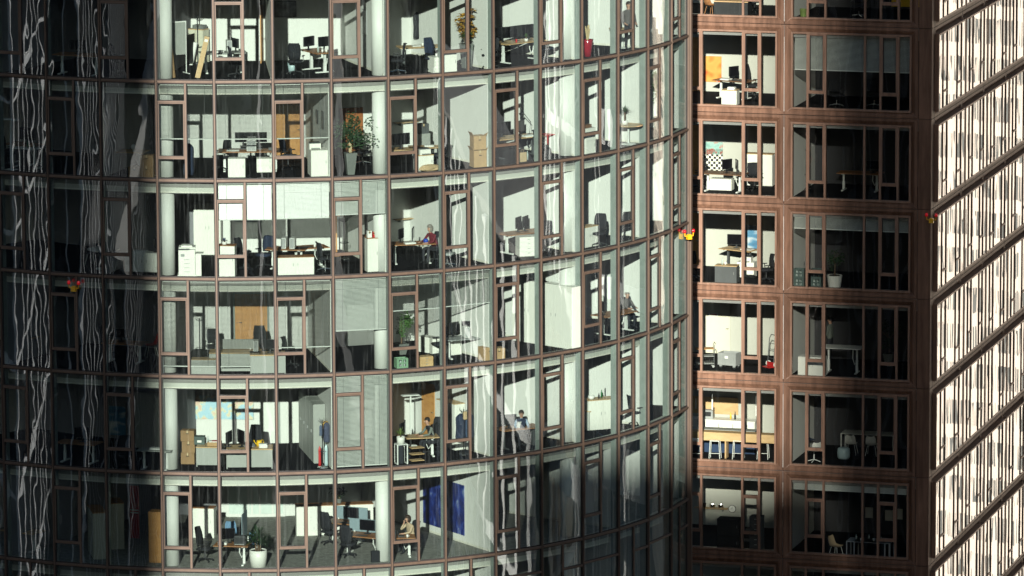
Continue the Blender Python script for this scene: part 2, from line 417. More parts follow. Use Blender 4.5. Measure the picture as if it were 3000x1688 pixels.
def cassette(w):
    m = MB(); g = .012; h = FH; q = .10
    O = [(g, 0, g), (w - g, 0, g), (w - g, 0, h - g), (g, 0, h - g)]
    N = [(MG, q, MG), (w - MG, q, MG), (w - MG, q, h - MG), (MG, q, h - MG)]
    e = .010
    # four mitred trapezoid panels with a thin gap at the mitres, a flat lip first
    L = [(g + .12, .0, g + .12), (w - g - .12, 0, g + .12), (w - g - .12, 0, h - g - .12), (g + .12, 0, h - g - .12)]
    for a in range(4):
        b = (a + 1) % 4
        d = (Vector(O[b]) - Vector(O[a])).normalized() * e
        P = [Vector(O[a]) + d, Vector(O[b]) - d, Vector(L[b]) - d, Vector(L[a]) + d]
        m.poly(P, [(0, 1, 2, 3)], 'facade_brown')
        P = [Vector(L[a]) + d, Vector(L[b]) - d, Vector(N[b]) - d, Vector(N[a]) + d]
        m.poly(P, [(0, 1, 2, 3)], 'facade_brown')
    for a in range(4):   # mitre strips, sun-bleached sealant
        A, C_, D = Vector(O[a]), Vector(L[a]), Vector(N[a])
        s = Vector((1, 0, -1 if a in (1, 3) else 1)); s = Vector((1, 0, 1)) if a in (1, 3) else Vector((1, 0, -1))
        s = s.normalized() * e * .8; y = Vector((0, .003, 0))
        m.poly([A - s + y, A + s + y, C_ + s + y, C_ - s + y], [(0, 1, 2, 3)], 'facade_frame')
        m.poly([C_ - s + y, C_ + s + y, D + s + y, D - s + y], [(0, 1, 2, 3)], 'facade_frame')
    # dark backing in the joints
    m.box(0, w, .03, .05, 0, .03, 'joint_dark').box(0, .03, .03, .05, .03, h, 'joint_dark')
    return m.mesh('facade_panel')
def win_unit(w, pat, tz, top=None):
    """frame mesh, list of fixed pane boxes, list of sashes for a window filling a bay of width w"""
    m = MB(); x0, x1, z0, z1 = MG, w - MG, MG - .05, FH - MG
    t = .075
    m.box(x0, x0 + t, -.03, .16, z0, z1, 'facade_frame').box(x1 - t, x1, -.03, .16, z0, z1, 'facade_frame')
    m.box(x0 + t, x1 - t, -.03, .16, z0, z0 + t, 'facade_frame').box(x0 + t, x1 - t, -.03, .16, z1 - t, z1, 'facade_frame')
    tot = sum(p[1] for p in pat); x = x0 + t; span = x1 - x0 - 2 * t - .085 * (len(pat) - 1)
    panes = []; sashes = []
    for j, (kd, wt) in enumerate(pat):
        ww = span * wt / tot
        if kd == 's':
            zz = z0 + t
            sz0, sz1 = tz[0], tz[1] if tz[1] else z1 - t
            m.box(x, x + ww, -.02, .12, sz0 - .075, sz0, 'facade_frame')
            panes.append((x, x + ww, zz, sz0 - .075))
            if tz[1]:
                m.box(x, x + ww, -.02, .12, sz1, sz1 + .075, 'facade_frame'); panes.append((x, x + ww, sz1 + .075, z1 - t))
            sashes.append((x, x + ww, sz0, sz1))
        else:
            panes.append((x, x + ww, z0 + t, z1 - t))
        x += ww
        if j < len(pat) - 1:
            m.box(x, x + .085, -.025, .13, z0 + t, z1 - t, 'facade_frame'); x += .085
    return m.mesh('window'), panes, sashes
PATL = [('f', 1.0), ('s', 1.15), ('f', 2.75), ('f', 1.0), ('s', 1.15), ('f', .75)]
PATW = [('f', 1.0), ('f', .6), ('s', .95), ('f', 2.75), ('s', 1.05), ('f', 1.0)]
PATR = [('f', .9), ('s', 1.0), ('f', 2.4), ('s', 1.0), ('f', .9)]
def win_flush(w, pat, sz):
    """proud box window whose glass lies almost flush with thin bars"""
    m = MB(); x0, x1, z0, z1, t = .10, w - .06, MG - .05, FH - MG, .07; yf = -.15
    m.box(x0, x0 + t, yf - .012, .16, z0, z1, 'facade_frame').box(x1 - t, x1, yf - .012, .16, z0, z1, 'facade_frame')
    m.box(x0 + t, x1 - t, yf - .012, .16, z0, z0 + t, 'facade_frame').box(x0 + t, x1 - t, yf - .012, .16, z1 - t, z1, 'facade_frame')
    tot = sum(p[1] for p in pat); x = x0 + t; span = x1 - x0 - 2 * t - .05 * (len(pat) - 1); panes = []; sashes = []
    for j, (kd, wt) in enumerate(pat):
        ww = span * wt / tot
        if kd == 's':
            m.box(x, x + ww, yf - .03, .1, sz - .06, sz, 'facade_frame'); panes.append((x, x + ww, z0 + t, sz - .06)); sashes.append((x, x + ww, sz, z1 - t))
        else: panes.append((x, x + ww, z0 + t, z1 - t))
        x += ww
        if j < len(pat) - 1: m.box(x, x + .05, yf - .032, .1, z0 + t, z1 - t, 'facade_brown'); x += .05
    pm_ = [MB().box(a + .003, b - .003, yf, yf + .02, c + .003, d - .003, 'mirror_glass').mesh('pane') for a, b, c, d in panes]
    ss = []
    for a, b, c, d in sashes:
        q = MB(); t2 = .03
        for (u0, u1, v0, v1) in ((a + .003, a + t2, c + .003, d - .003), (b - t2, b - .003, c + .003, d - .003), (a + t2, b - t2, c + .003, c + t2), (a + t2, b - t2, d - t2, d - .003)): q.box(u0, u1, yf - .003, .05, v0, v1, 'facade_frame')
        ss.append((q.mesh('opening_sash'), MB().box(a + t2, b - t2, yf + .004, yf + .02, c + t2, d - t2, 'mirror_glass').mesh('sash_pane')))
    return m.mesh('window'), pm_, ss
def place_flush(u, M):
    o = keep(bpart('window', u[0], M), M)
    for p in u[1]: bpart('pane', p, M, o)
    for a, b in u[2]: bpart('opening_sash', a, M, o); bpart('sash_pane', b, M, o)
def place_window(unit, M, gl):
    me, panes, sashes = unit
    o = keep(bpart('window', me, M), M)
    if 'pm' + gl not in unit_cache.setdefault(id(me), {}):
        unit_cache[id(me)]['pm' + gl] = [MB().box(a + .004, b - .004, .045, .07, c + .004, d - .004, gl).mesh('pane') for a, b, c, d in panes]
        ss = []
        for a, b, c, d in sashes:
            q = MB(); t = .05
            for (u0, u1, v0, v1) in ((a + .004, a + t, c + .004, d - .004), (b - t, b - .004, c + .004, d - .004), (a + t, b - t, c + .004, c + t), (a + t, b - t, d - t, d - .004)):
                q.box(u0, u1, -.035, .09, v0, v1, 'facade_frame')
            for (u0, u1, v0, v1) in ((a + t, a + t + .015, c + t, d - t), (b - t - .015, b - t, c + t, d - t)):
                q.box(u0, u1, .0, .09, v0, v1, 'joint_dark')
            ss.append((q.mesh('opening_sash'), MB().box(a + t, b - t, .03, .05, c + t, d - t, gl).mesh('sash_pane')))
        unit_cache[id(me)]['ss'] = ss
    for p in unit_cache[id(me)]['pm' + gl]: bpart('pane', p, M, o)
    for a, b in unit_cache[id(me)]['ss']: bpart('opening_sash', a, M, o); bpart('sash_pane', b, M, o)
    return o
unit_cache = {}
RS = [.5, 5.8, 10.2, 14.75, 19.3, 23.85]; RWD = [RS[q + 1] - RS[q] for q in range(5)]
cassL = cassette(BW); cassRs = [cassette(w) for w in RWD]; uRs = [win_flush(w, PATR, (.95, 1.15, .95, 1.0, .95)[q]) for q, w in enumerate(RWD)]
uL, uW = win_unit(BW, PATL, (.95, None)), win_unit(BW, PATW, (.95, None))
uLb, uWb = win_unit(BW, PATL, (1.0, 2.45)), win_unit(BW, PATW, (1.0, 2.45))
pm = MB(); pm.box(-POST + .012, 0, 0, .04, .012, FH - .012, 'facade_brown').box(-.04, 0, .04, .30, .012, FH - .012, 'facade_brown').box(-POST, -.04, .05, .06, 0, FH, 'joint_dark')
post_me = pm.mesh('corner_panel')
pm = MB(); pm.box(.001, .47, 0, .04, .012, FH - .012, 'facade_brown').box(.0, .5, .05, .06, 0, FH, 'joint_dark'); post2_me = pm.mesh('corner_panel')
rv = MB(); rv.box(0, .20, .0, .17, 0, FH - 2 * MG + .05, 'facade_frame')
for r in range(-1, 9):                       # storey r between joint r-1 (top) and joint r (bottom)
    z = bz(r)
    if r < 8:
        bpart('corner_panel', post_me, faceL(0, z))
        for q in range(2):
            M = faceL(POST + BW * (q + 1), z)
            bpart('facade_panel', cassL, M)
            place_window((uLb if q == 0 else uWb) if r >= 6 else (uL if q == 0 else uW), M, 'block_glass')
    bpart('corner_panel', post2_me, faceR(0, z))
    for q in range(5):
        M = faceR(RS[q], z)
        bpart('facade_panel', cassRs[q], M)
        place_flush(uRs[q], M)
# floors, ceilings and walls of the block
for r in range(-1, 9):
    z = bz(r)
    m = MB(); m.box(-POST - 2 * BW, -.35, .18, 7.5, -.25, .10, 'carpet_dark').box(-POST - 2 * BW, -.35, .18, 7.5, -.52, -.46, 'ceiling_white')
    m.box(-POST - 2 * BW, -.35, .17, .19, -.46, .0, 'concrete')
    bpart('floor_slab', m.mesh('floor_slab'), faceL(0, z))
    m = MB(); m.box(-POST - 2 * BW, -POST - BW, 5.2, 5.3, .10, FH - .52, 'paint_block').box(-POST - BW, -.35, 5.2, 5.3, .10, FH - .52, 'paint_dark_shaded')  # right bay walls are coloured darker to hold the shade of that bay
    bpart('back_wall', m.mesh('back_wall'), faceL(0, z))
    m = MB(); m.box(-POST - BW - .06, -POST - BW + .06, .19, 5.19, .10, FH - .52, 'paint_white'); bpart('partition_wall', m.mesh('partition_wall'), faceL(0, z))
    m = MB(); m.box(-.48, -.36, .19, 5.19, .10, FH - .52, 'paint_grey_shaded'); bpart('partition_wall', m.mesh('partition_wall'), faceL(0, z))
    m = MB(); m.box(7.6, .45 + 5 * BW2, .18, 6, -.25, .1, 'carpet_dark').box(7.6, .45 + 5 * BW2, .18, 6, -.5, -.45, 'ceiling_white').box(7.6, .45 + 5 * BW2, 5, 5.1, .1, FH - .5, 'paint_white')
    bpart('floor_slab', m.mesh('floor_slab'), faceR(0, z))
BTOP = bz(-2)
# end of the lit storeys at the top: roof-side closing slab is above the frame

# ------------------------------------------------------------------ ground and neighbours
GZ = -96.0
g = MB(); g.box(-2600, 2600, -2600, 2600, GZ - 1, GZ, 'asphalt'); go = g.build('ground'); go['kind'] = 'structure'
def neighbour(name, label, x0, x1, y0, y1, zt, wallm, glassm, bay, fl, side, pier=.4, sp_h=.9, finm=None, rz=0, proud=.35):
    """an ordinary office block: body, glazing set back behind piers and spandrels on the faces named in side"""
    e = empty(name, ((x0 + x1) / 2, (y0 + y1) / 2, GZ), rz); tag(e, label, 'office block')
    w, d, h = (x1 - x0) / 2, (y1 - y0) / 2, zt - GZ
    MB().box(-w, w, -d, d, 0, h, glassm).build('glazing', e)
    pr = MB(); spn = MB()
    faces = []
    if 'n' in side: faces.append((Matrix.Translation((0, d, 0)) @ Matrix.Rotation(PI, 4, 'Z'), w))
    if 's' in side: faces.append((Matrix.Translation((0, -d, 0)), w))
    if 'e' in side: faces.append((Matrix.Translation((w, 0, 0)) @ Matrix.Rotation(PI / 2, 4, 'Z'), d))
    if 'w' in side: faces.append((Matrix.Translation((-w, 0, 0)) @ Matrix.Rotation(-PI / 2, 4, 'Z'), d))
    for T, ww in faces:
        n = int(2 * ww / bay)
        for j in range(n + 1):
            x = -ww + pier / 2 + (2 * ww - pier) * j / n
            pr.box(x - pier / 2, x + pier / 2, -proud, -.01, 0, h, finm or wallm, T)
        if sp_h > 0:
            for j in range(int(h / fl)):
                spn.box(-ww, ww, -proud * .55, -.01, j * fl, j * fl + sp_h, wallm, T)
    pr.build('pier_grid', e)
    if sp_h > 0: spn.build('spandrel_bands', e)
    MB().box(-w + .3, w - .3, -d + .3, d - .3, h, h + .4, 'concrete').build('roof', e)
    return e
mat('dark_glazing', (.012, .014, .018), .12, .2, .3, spec=.5)
mat('dark_wall', (.045, .042, .045), .5, .2, .3)
mat('pale_fin', (.48, .49, .52), .5)
mat('white_stone', (.78, .77, .74), .7, .06, .5); mat('pale_stone', (.66, .56, .46), .7, .06, .5)
mat('window_grey', (.15, .15, .135), .4, .3, .4)
mat('dim_stone', (.16, .15, .14), .8, .15, .4)
mat('mid_stone', (.45, .42, .38), .8, .15, .4)
neighbour('shade_tower', 'dark office tower opposite whose shade lies on the left of the round tower', -45, -21.3, 60, 100, 34, 'dark_wall', 'dark_glazing', 3.5, 3.6, 'ne', .45, .0)
ft_ = neighbour('fin_tower', 'dark office block with pale vertical fins mirrored in the left windows', -3, 3, -42.5, 42.5, 24, 'dark_wall', 'dark_glazing', 3.6, 3.6, 'en', .5, .0, 'pale_fin', rz=R_(-20), proud=.10)
ft_.location = (-79.0, 128.0, GZ)
bl_ = neighbour('low_fin_wing', 'lower dark wing with pale fins mirrored left of the lit rooms', -3, 3, -55, 55, -51, 'dark_wall', 'dark_glazing', 4.0, 3.6, 'en', .6, .0, 'pale_fin', rz=R_(-14), proud=.10)
bl_.location = (-78.0, 85.0, GZ)
neighbour('stepped_tower', 'tall part of the office tower opposite, seen only by its shade', -22.7, -6.5, -440, -400, 172, 'mid_stone', 'dark_glazing', 3.0, 3.6, 'n')
neighbour('stepped_wing', 'lower wing of the office tower opposite, seen only by its shade', -15.4, -4.4, -100, -60, 35.6, 'mid_stone', 'dark_glazing', 3.0, 3.6, 'n')
neighbour('pale_office_block', 'cream stone office block mirrored in the windows on the right', 64, 190, 355, 385, 10, 'pale_stone', 'window_grey', 1.7, 2.4, 'sw', .95, .85, rz=R_(0), proud=.12)
sb_ = neighbour('side_office_block', 'cream office block beside the street mirrored in the curved glass', -10, 10, -37, 37, -41, 'white_stone', 'dark_glazing', 4.6, 6.8, 'wsn', .9, .5, rz=R_(35))
sb_.location = (57, 188, GZ)
fl_ = neighbour('far_left_block', 'pale office block beyond the fins mirrored at the left edge', -12, 12, -30, 30, 4, 'pale_fin', 'dark_glazing', 5.6, 6.8, 'en', .7, .35, rz=R_(-32))
fl_.location = (-119, 159, GZ)

# unseen ring of city blocks, added to keep low sky light out of the rooms
rs = random.Random(19); sk = MB()
for j in range(28):
    az = -112 + 6.6 * j + rs.uniform(-2, 2); d = rs.uniform(255, 400); el = rs.uniform(6.5, 7.8) if -30 < az < -9 else rs.uniform(10.2, 12.6) if -9 <= az < 8 else rs.uniform(8, 10) if 4 < az < 30 else rs.uniform(10.5, 15)
    if az > 55: d *= .9
    cxk, cyk = -9 + d * math.sin(R_(az)), 218 - d * math.cos(R_(az)); top = -40 + d * math.tan(R_(el)); ww = rs.uniform(17, 26)
    T = Matrix.Translation((cxk, cyk, 0)) @ Matrix.Rotation(R_(az + rs.uniform(-12, 12)), 4, 'Z')
    wm = rs.choice(['dark_wall', 'dim_stone', 'dark_wall', 'dark_glazing']); sk.box(-ww, ww, -14, 14, GZ, top, 'dark_glazing', T)
    for q in range(int((top - GZ) / 3.7)): sk.box(-ww - .2, ww + .2, -14.2, 14.2, GZ + 3.7 * q, GZ + 3.7 * q + 1.3, wm, T)
    for q in range(9): xx = -ww + 2 * ww * q / 8; sk.box(xx - .4, xx + .4, -14.4, 14.4, GZ, top + .3, wm, T)
def frame_screen(label, x, y, L, seed):
    """unseen screen of white posts and beams, added to mirror bright streaks in the glass"""
    r_ = random.Random(seed); e_ = empty('streak_screen', (x, y, GZ), R_(-45)); tag(e_, label, 'added screen')  # added reflector out of view, not part of the street
    t = 0.0
    while t < L:
        w = r_.uniform(.12, .5); p_ = MB().box(t, t + w, -w / 2, w / 2, 0, 78, 'white_stone').build('post', e_); t += w + r_.uniform(.5, 2.4)
    for z in range(4, 78, 7): MB().box(0, L, -.08, .08, z + r_.uniform(-1, 1), z + 1.2, 'white_stone').build('cross_beam', e_)
frame_screen('unseen white screen added to mirror broken streaks right of the third column', 23.7, 224.3, 13, 3)
frame_screen('unseen white screen added to mirror broken streaks at the right end', 24.0, 236.3, 14, 8)
sko = sk.build('added_skyline'); tag(sko, 'unseen city blocks added against low sky light, mirrored darkly in the glass', 'city', kind='stuff')
# ------------------------------------------------------------------ materials of the furnishings
wood('desk_wood', (.30, .13, .055), (.40, .19, .08)); wood('light_wood', (.52, .33, .16), (.62, .42, .22)); wood('door_wood', (.52, .24, .075), (.62, .31, .10))
wood('walnut', (.16, .075, .04), (.22, .11, .055)); wood('oak_bar', (.50, .32, .15), (.58, .39, .20))
mat('steel_white', (.74, .75, .72), .4); mat('cabinet_white', (.80, .79, .73), .5, .02); mat('cabinet_grey', (.33, .34, .32), .5, .04); mat('cabinet_cream', (.62, .60, .48), .5, .03)
mat('black_plastic', (.014, .015, .018), .45, .2); mat('black_fabric', (.012, .013, .018), .9, .3, 30); mat('navy_fabric', (.018, .028, .06), .9, .3, 20); mat('blue_fabric', (.13, .24, .38), .9, .15, 20)
mat('screen', (.006, .006, .008), .12, .1); mat('grey_plastic', (.30, .31, .31), .5); mat('dark_grey', (.075, .08, .085), .6); mat('chrome', (.75, .75, .76), .18, metal=1.0)
mat('carton', (.42, .27, .14), .85, .12, 4); mat('carton_dark', (.28, .17, .085), .85, .12, 4); mat('tape', (.55, .42, .25), .4); mat('paper', (.82, .82, .78), .8, .03); mat('kraft', (.50, .36, .21), .85, .12, 6)
mat('leaf_dark', (.022, .05, .02), .5, .4, 6, objvar=.1); mat('leaf_mid', (.06, .13, .035), .5, .4, 6); mat('leaf_orange', (.55, .16, .04), .5, .5, 9, col2=(.62, .40, .06)); mat('leaf_grass', (.14, .20, .05), .6, .3, 6)
mat('straw', (.50, .38, .20), .8); mat('bark_pale', (.55, .43, .26), .8, .2, 12); mat('bark', (.14, .09, .055), .9, .2, 10); mat('soil', (.03, .022, .016), .95)
mat('planter_grey', (.16, .17, .16), .45, .08); mat('planter_white', (.78, .77, .72), .4, .03); mat('planter_red', (.30, .012, .028), .12, .1); mat('ceramic', (.85, .84, .8), .25, .02)
mat('red', (.50, .02, .02), .4); mat('yellow', (.85, .52, .02), .35); mat('blue_bright', (.02, .07, .45), .3); mat('green_crate', (.20, .34, .22), .45); mat('green_bottle', (.02, .16, .05), .15); mat('clear_bottle', (.45, .52, .5), .1)
mat('crate_dark', (.05, .08, .075), .5); mat('bin_blue', (.42, .55, .58), .4); mat('sea_blue', (.22, .42, .55), .7, .3, 5, col2=(.60, .66, .60)); mat('teal', (.20, .40, .36), .7)
mat('skin', (.48, .27, .19), .55, .06); mat('hair_dark', (.02, .014, .011), .55, .3, 40); mat('hair_brown', (.035, .02, .013), .55, .3, 40); mat('hair_grey', (.22, .20, .18), .6, .3, 40)
mat('shirt_grey', (.16, .18, .16), .85, .15, 20); mat('shirt_blue', (.33, .42, .55), .85, .1, 20); mat('sweater_beige', (.50, .38, .26), .9, .12, 25); mat('sweater_red', (.14, .018, .03), .9, .15, 25); mat('suit_grey', (.10, .09, .09), .85, .15, 20)
mat('trousers', (.02, .022, .03), .9); mat('clothes_plaid', (.06, .07, .12), .9, .6, 18); mat('clothes_blue', (.06, .09, .16), .9, .3, 14); mat('lamp_red', (.45, .012, .02), .15); MATS['lamp_red'].node_tree.nodes['Principled BSDF'].inputs['Emission Color'].default_value = (1, .02, .03, 1); MATS['lamp_red'].node_tree.nodes['Principled BSDF'].inputs['Emission Strength'].default_value = .10; mat('lamp_yellow', (.80, .42, .015), .35)
mat('divider_blue', (.22, .29, .33), .9, .1, 20); mat('curtain_white', (.74, .78, .72), .8, .04, 2); mat('frosted', (.60, .68, .64), .5, .05)
mat('tile', (.55, .56, .50), .3, .06, 2); mat('counter_navy', (.015, .035, .085), .4); mat('pad_dark', (.03, .035, .04), .8)

def image_mat(name, stops, scale, detail=3, stretch=(1, 1, 1), dist=0.0, rough=.5):
    """abstract print: noise through a stepped colour ramp"""
    m, t, b = new_mat(name); n, l = t.nodes, t.links
    tc = n.new('ShaderNodeTexCoord'); mp = n.new('ShaderNodeMapping'); mp.inputs['Scale'].default_value = stretch
    l.new(tc.outputs['Object'], mp.inputs['Vector'])
    no = n.new('ShaderNodeTexNoise'); no.inputs['Scale'].default_value = scale; no.inputs['Detail'].default_value = detail; no.inputs['Distortion'].default_value = dist
    l.new(mp.outputs['Vector'], no.inputs['Vector'])
    rp = n.new('ShaderNodeValToRGB'); cr_ = rp.color_ramp
    while len(cr_.elements) < len(stops): cr_.elements.new(.5)
    for e, (p, c) in zip(cr_.elements, stops): e.position = p; e.color = (*c, 1)
    l.new(no.outputs['Fac'], rp.inputs['Fac']); l.new(rp.outputs['Color'], b.inputs['Base Color']); b.inputs['Roughness'].default_value = rough
image_mat('print_blue', [(.25, (.005, .008, .05)), (.5, (.01, .02, .14)), (.62, (.03, .06, .30)), (.72, (.22, .28, .42)), (.8, (.30, .12, .16))], 3.2, 5, (1, 1, .6), .6)
image_mat('print_orange', [(.3, (.62, .24, .04)), (.5, (.68, .31, .06)), (.58, (.75, .18, .02)), (.64, (.55, .02, .01))], 1.6, 1)
image_mat('print_rust', [(.3, (.22, .07, .02)), (.5, (.32, .11, .03)), (.7, (.16, .05, .02))], 2.5, 3)
image_mat('print_map', [(.3, (.35, .58, .70)), (.5, (.42, .62, .72)), (.56, (.70, .66, .45)), (.66, (.72, .45, .40)), (.8, (.55, .68, .40))], 3, 4)
image_mat('print_plan', [(.3, (.78, .77, .72)), (.60, (.74, .73, .70)), (.66, (.55, .52, .56)), (.72, (.80, .78, .73))], 9, 3, (1, 1, 2.2))
image_mat('print_grey', [(.3, (.05, .05, .05)), (.5, (.18, .18, .18)), (.7, (.4, .4, .38))], 4, 4)
image_mat('print_teal', [(.3, (.10, .22, .20)), (.5, (.30, .50, .45)), (.6, (.45, .10, .07)), (.75, (.40, .52, .46))], 2.6, 3)
image_mat('print_poster', [(.3, (.05, .14, .26)), (.5, (.08, .25, .42)), (.7, (.70, .75, .75))], 1.5, 1, (1, 1, 2.5))
def checker_mat():
    m, t, b = new_mat('print_checker'); n, l = t.nodes, t.links
    tc = n.new('ShaderNodeTexCoord'); vd = n.new('ShaderNodeTexNoise'); vd.inputs['Scale'].default_value = 1.2
    mx = n.new('ShaderNodeMixRGB'); mx.inputs['Fac'].default_value = .12; l.new(tc.outputs['Object'], mx.inputs['Color1'])
    l.new(tc.outputs['Object'], vd.inputs['Vector']); l.new(vd.outputs['Color'], mx.inputs['Color2'])
    ck = n.new('ShaderNodeTexChecker'); ck.inputs['Scale'].default_value = 11; ck.inputs['Color1'].default_value = (.8, .78, .7, 1); ck.inputs['Color2'].default_value = (.02, .02, .02, 1)
    l.new(mx.outputs['Color'], ck.inputs['Vector']); l.new(ck.outputs['Color'], b.inputs['Base Color'])
checker_mat()

# ------------------------------------------------------------------ builders: each returns an Empty (or one mesh) standing at z = 0
CACHE = {}
def cached(key, fn):
    if key not in CACHE: CACHE[key] = fn()
    return CACHE[key]
def P(name, mb, e, smooth=False, key=None, M=None):
    if key is not None: me = cached((name,) + key, lambda: mb.mesh(name, smooth))
    else: me = mb.mesh(name, smooth)
    return link(name, me, e, M)

def desk(w=1.6, d=.8, h=.74, top='desk_wood', leg='steel_white', cable=True, modesty=None):
    e = empty('office_desk')
    P('tabletop', MB().box(-w / 2, w / 2, -d / 2, d / 2, h - .028, h, top), e)
    for s in (-1, 1):
        x = s * (w / 2 - .22)
        l_ = P('leg', MB().box(x - .035, x + .035, -.04, .04, .04, h - .06, leg).box(x - .045, x + .045, -.05, .05, .04, h * .5, leg).box(x - .03, x + .03, -d / 2 + .06, d / 2 - .06, h - .06, h - .028, leg), e)
        P('foot', MB().box(x - .04, x + .04, -d / 2 + .05, d / 2 - .05, 0, .04, leg), l_)
    P('crossbar', MB().box(-w / 2 + .25, w / 2 - .25, -.03, .03, h - .09, h - .05, leg), e)
    if modesty: P('modesty_panel', MB().box(-w / 2 + .1, w / 2 - .1, d / 2 - .06, d / 2 - .04, .15, h - .03, modesty), e)
    if cable:
        P('cable_spine', MB().tube([(w / 2 - .4, .1, h - .05), (w / 2 - .42, .1, h * .55), (w / 2 - .34, .1, h * .3), (w / 2 - .25, .1, h * .45), (w / 2 - .22, .1, h * .7)], .022, leg, 6), e)
    return e
def panel_desk(w=1.6, d=.8, h=.74, top='light_wood', side='cabinet_grey'):
    e = empty('panel_desk')
    P('tabletop', MB().box(-w / 2, w / 2, -d / 2, d / 2, h - .03, h, top), e)
    for s in (-1, 1): P('side_panel', MB().box(s * (w / 2 - .03) - .02, s * (w / 2 - .03) + .02, -d / 2 + .04, d / 2 - .04, 0, h - .03, side), e)
    P('front_panel', MB().box(-w / 2 + .05, w / 2 - .05, -d / 2 + .05, -d / 2 + .08, .06, h - .03, side), e)
    return e
def chair(fab='black_fabric', high=1.0, arms=True, base='black_plastic', mesh_back=False):
    e = empty('office_chair'); k = (fab, high, base)
    sz = .47
    m = MB(); m.taper(.46, .44, .50, .48, sz - .03, sz + .02, fab).taper(.50, .48, .44, .42, sz + .02, sz + .06, fab); P('seat', m, e, True, k)
    m = MB()
    H = high
    prof = [(.40, .22, sz + .10), (.47, .235, sz + .28), (.48, .25, sz + .45), (.44, .285, sz + .62 * 1), (.36, .33, sz + .62 * H)]
    vs = []; fs = []
    for (w_, y_, z_) in prof:
        for (sx, cv) in ((-1, -.05), (-.5, -.012), (0, 0), (.5, -.012), (1, -.05)): vs.append((sx * w_ / 2, y_ + cv, z_))
        for (sx, cv) in ((1, -.05), (.5, -.012), (0, 0), (-.5, -.012), (-1, -.05)): vs.append((sx * w_ / 2, y_ + cv + .045, z_))
    n = 10
    for i in range(len(prof) - 1):
        for j in range(n): fs.append((i * n + j, i * n + (j + 1) % n, (i + 1) * n + (j + 1) % n, (i + 1) * n + j))
    fs += [tuple(range(n))[::-1], tuple((len(prof) - 1) * n + j for j in range(n))]
    m.poly(vs, fs, fab); bo = P('backrest', m, e, True, k)
    P('back_bar', MB().tube([(0, .1, sz - .04), (0, .27, sz), (0, .31, sz + .2), (0, .31, sz + .38)], .025, 'black_plastic', 6), bo, key=())
    P('gas_column', MB().tube([(0, 0, .10), (0, 0, .28), (0, 0, sz - .03)], [.035, .028, .05], 'chrome' if base == 'chrome' else 'black_plastic', 8), e, key=(base,))
    m = MB()
    for j in range(5):
        a = 2 * PI * j / 5 + .3
        m.tube([(.02 * math.cos(a), .02 * math.sin(a), .115), (.31 * math.cos(a), .31 * math.sin(a), .075)], [.035, .02], base, 6)
    st = P('star_base', m, e, key=(base,))
    m = MB()
    for j in range(5):
        a = 2 * PI * j / 5 + .3; x, y = .31 * math.cos(a), .31 * math.sin(a)
        m.tube([(x - .022, y, .032), (x + .022, y, .032)], .032, 'black_plastic', 8)
    P('castors', m, st, key=())
    if arms:
        for s in (-1, 1):
            m = MB().tube([(s * .22, .05, sz - .02), (s * .29, .03, sz + .02), (s * .29, .0, sz + .20)], .018, 'black_plastic', 6)
            m.box(s * .29 - .035, s * .29 + .035, -.14, .12, sz + .20, sz + .23, 'black_plastic'); P('armrest', m, e, key=(s,))
    return e
def shell_chair(fab='planter_white', leg='steel_white', swivel=False):
    e = empty('shell_chair')
    m = MB(); prof = [(.40, -.2, .44), (.43, .0, .43), (.44, .17, .46), (.43, .23, .58), (.40, .27, .72), (.30, .30, .82)]
    vs = []; fs = []
    for (w_, y_, z_) in prof:
        for sx in (-1, -.5, 0, .5, 1): vs.append((sx * w_ / 2, y_ - .03 * abs(sx) ** 2, z_ + .035 * abs(sx) ** 2))
    for (w_, y_, z_) in prof:
        for sx in (-1, -.5, 0, .5, 1): vs.append((sx * w_ / 2, y_ - .03 * abs(sx) ** 2 + .012, z_ + .035 * abs(sx) ** 2 - .02))
    o = len(prof) * 5
    for i in range(len(prof) - 1):
        for j in range(4): fs.append((i * 5 + j, i * 5 + j + 1, (i + 1) * 5 + j + 1, (i + 1) * 5 + j)); fs.append((o + i * 5 + j, o + (i + 1) * 5 + j, o + (i + 1) * 5 + j + 1, o + i * 5 + j + 1))
    m.poly(vs, fs, fab); P('shell', m, e, True, (fab,))
    if swivel:
        P('gas_column', MB().tube([(0, 0, .08), (0, 0, .43)], .025, leg, 8), e, key=(leg,))
        m = MB()
        for j in range(4): a = PI / 4 + PI / 2 * j; m.tube([(0, 0, .1), (.28 * math.cos(a), .28 * math.sin(a), .02)], .018, leg, 6)
        P('star_base', m, e, key=(leg, 4))
    else:
        for sx in (-1, 1):
            for sy in (-1, 1): P('leg', MB().tube([(sx * .15, sy * .13, .42), (sx * .23, sy * .22, 0)], .012, leg, 6), e, key=(leg, sx, sy))
    return e
def stool():
    e = empty('bar_stool')
    P('seat', MB().box(-.19, .19, -.17, .17, .74, .765, 'steel_white').box(-.19, .19, .15, .17, .765, .82, 'steel_white'), e, key=())
    for s in (-1, 1):
        P('leg_frame', MB().tube([(s * .22, -.2, 0), (s * .18, -.15, .74)], .013, 'steel_white', 6).tube([(s * .22, .2, 0), (s * .18, .15, .74)], .013, 'steel_white', 6).tube([(s * .216, -.19, .03), (s * .216, .19, .03)], .01, 'steel_white', 6), e, key=(s,))
    P('footrest', MB().tube([(-.21, -.19, .25), (.21, -.19, .25)], .011, 'steel_white', 6), e, key=())
    return e
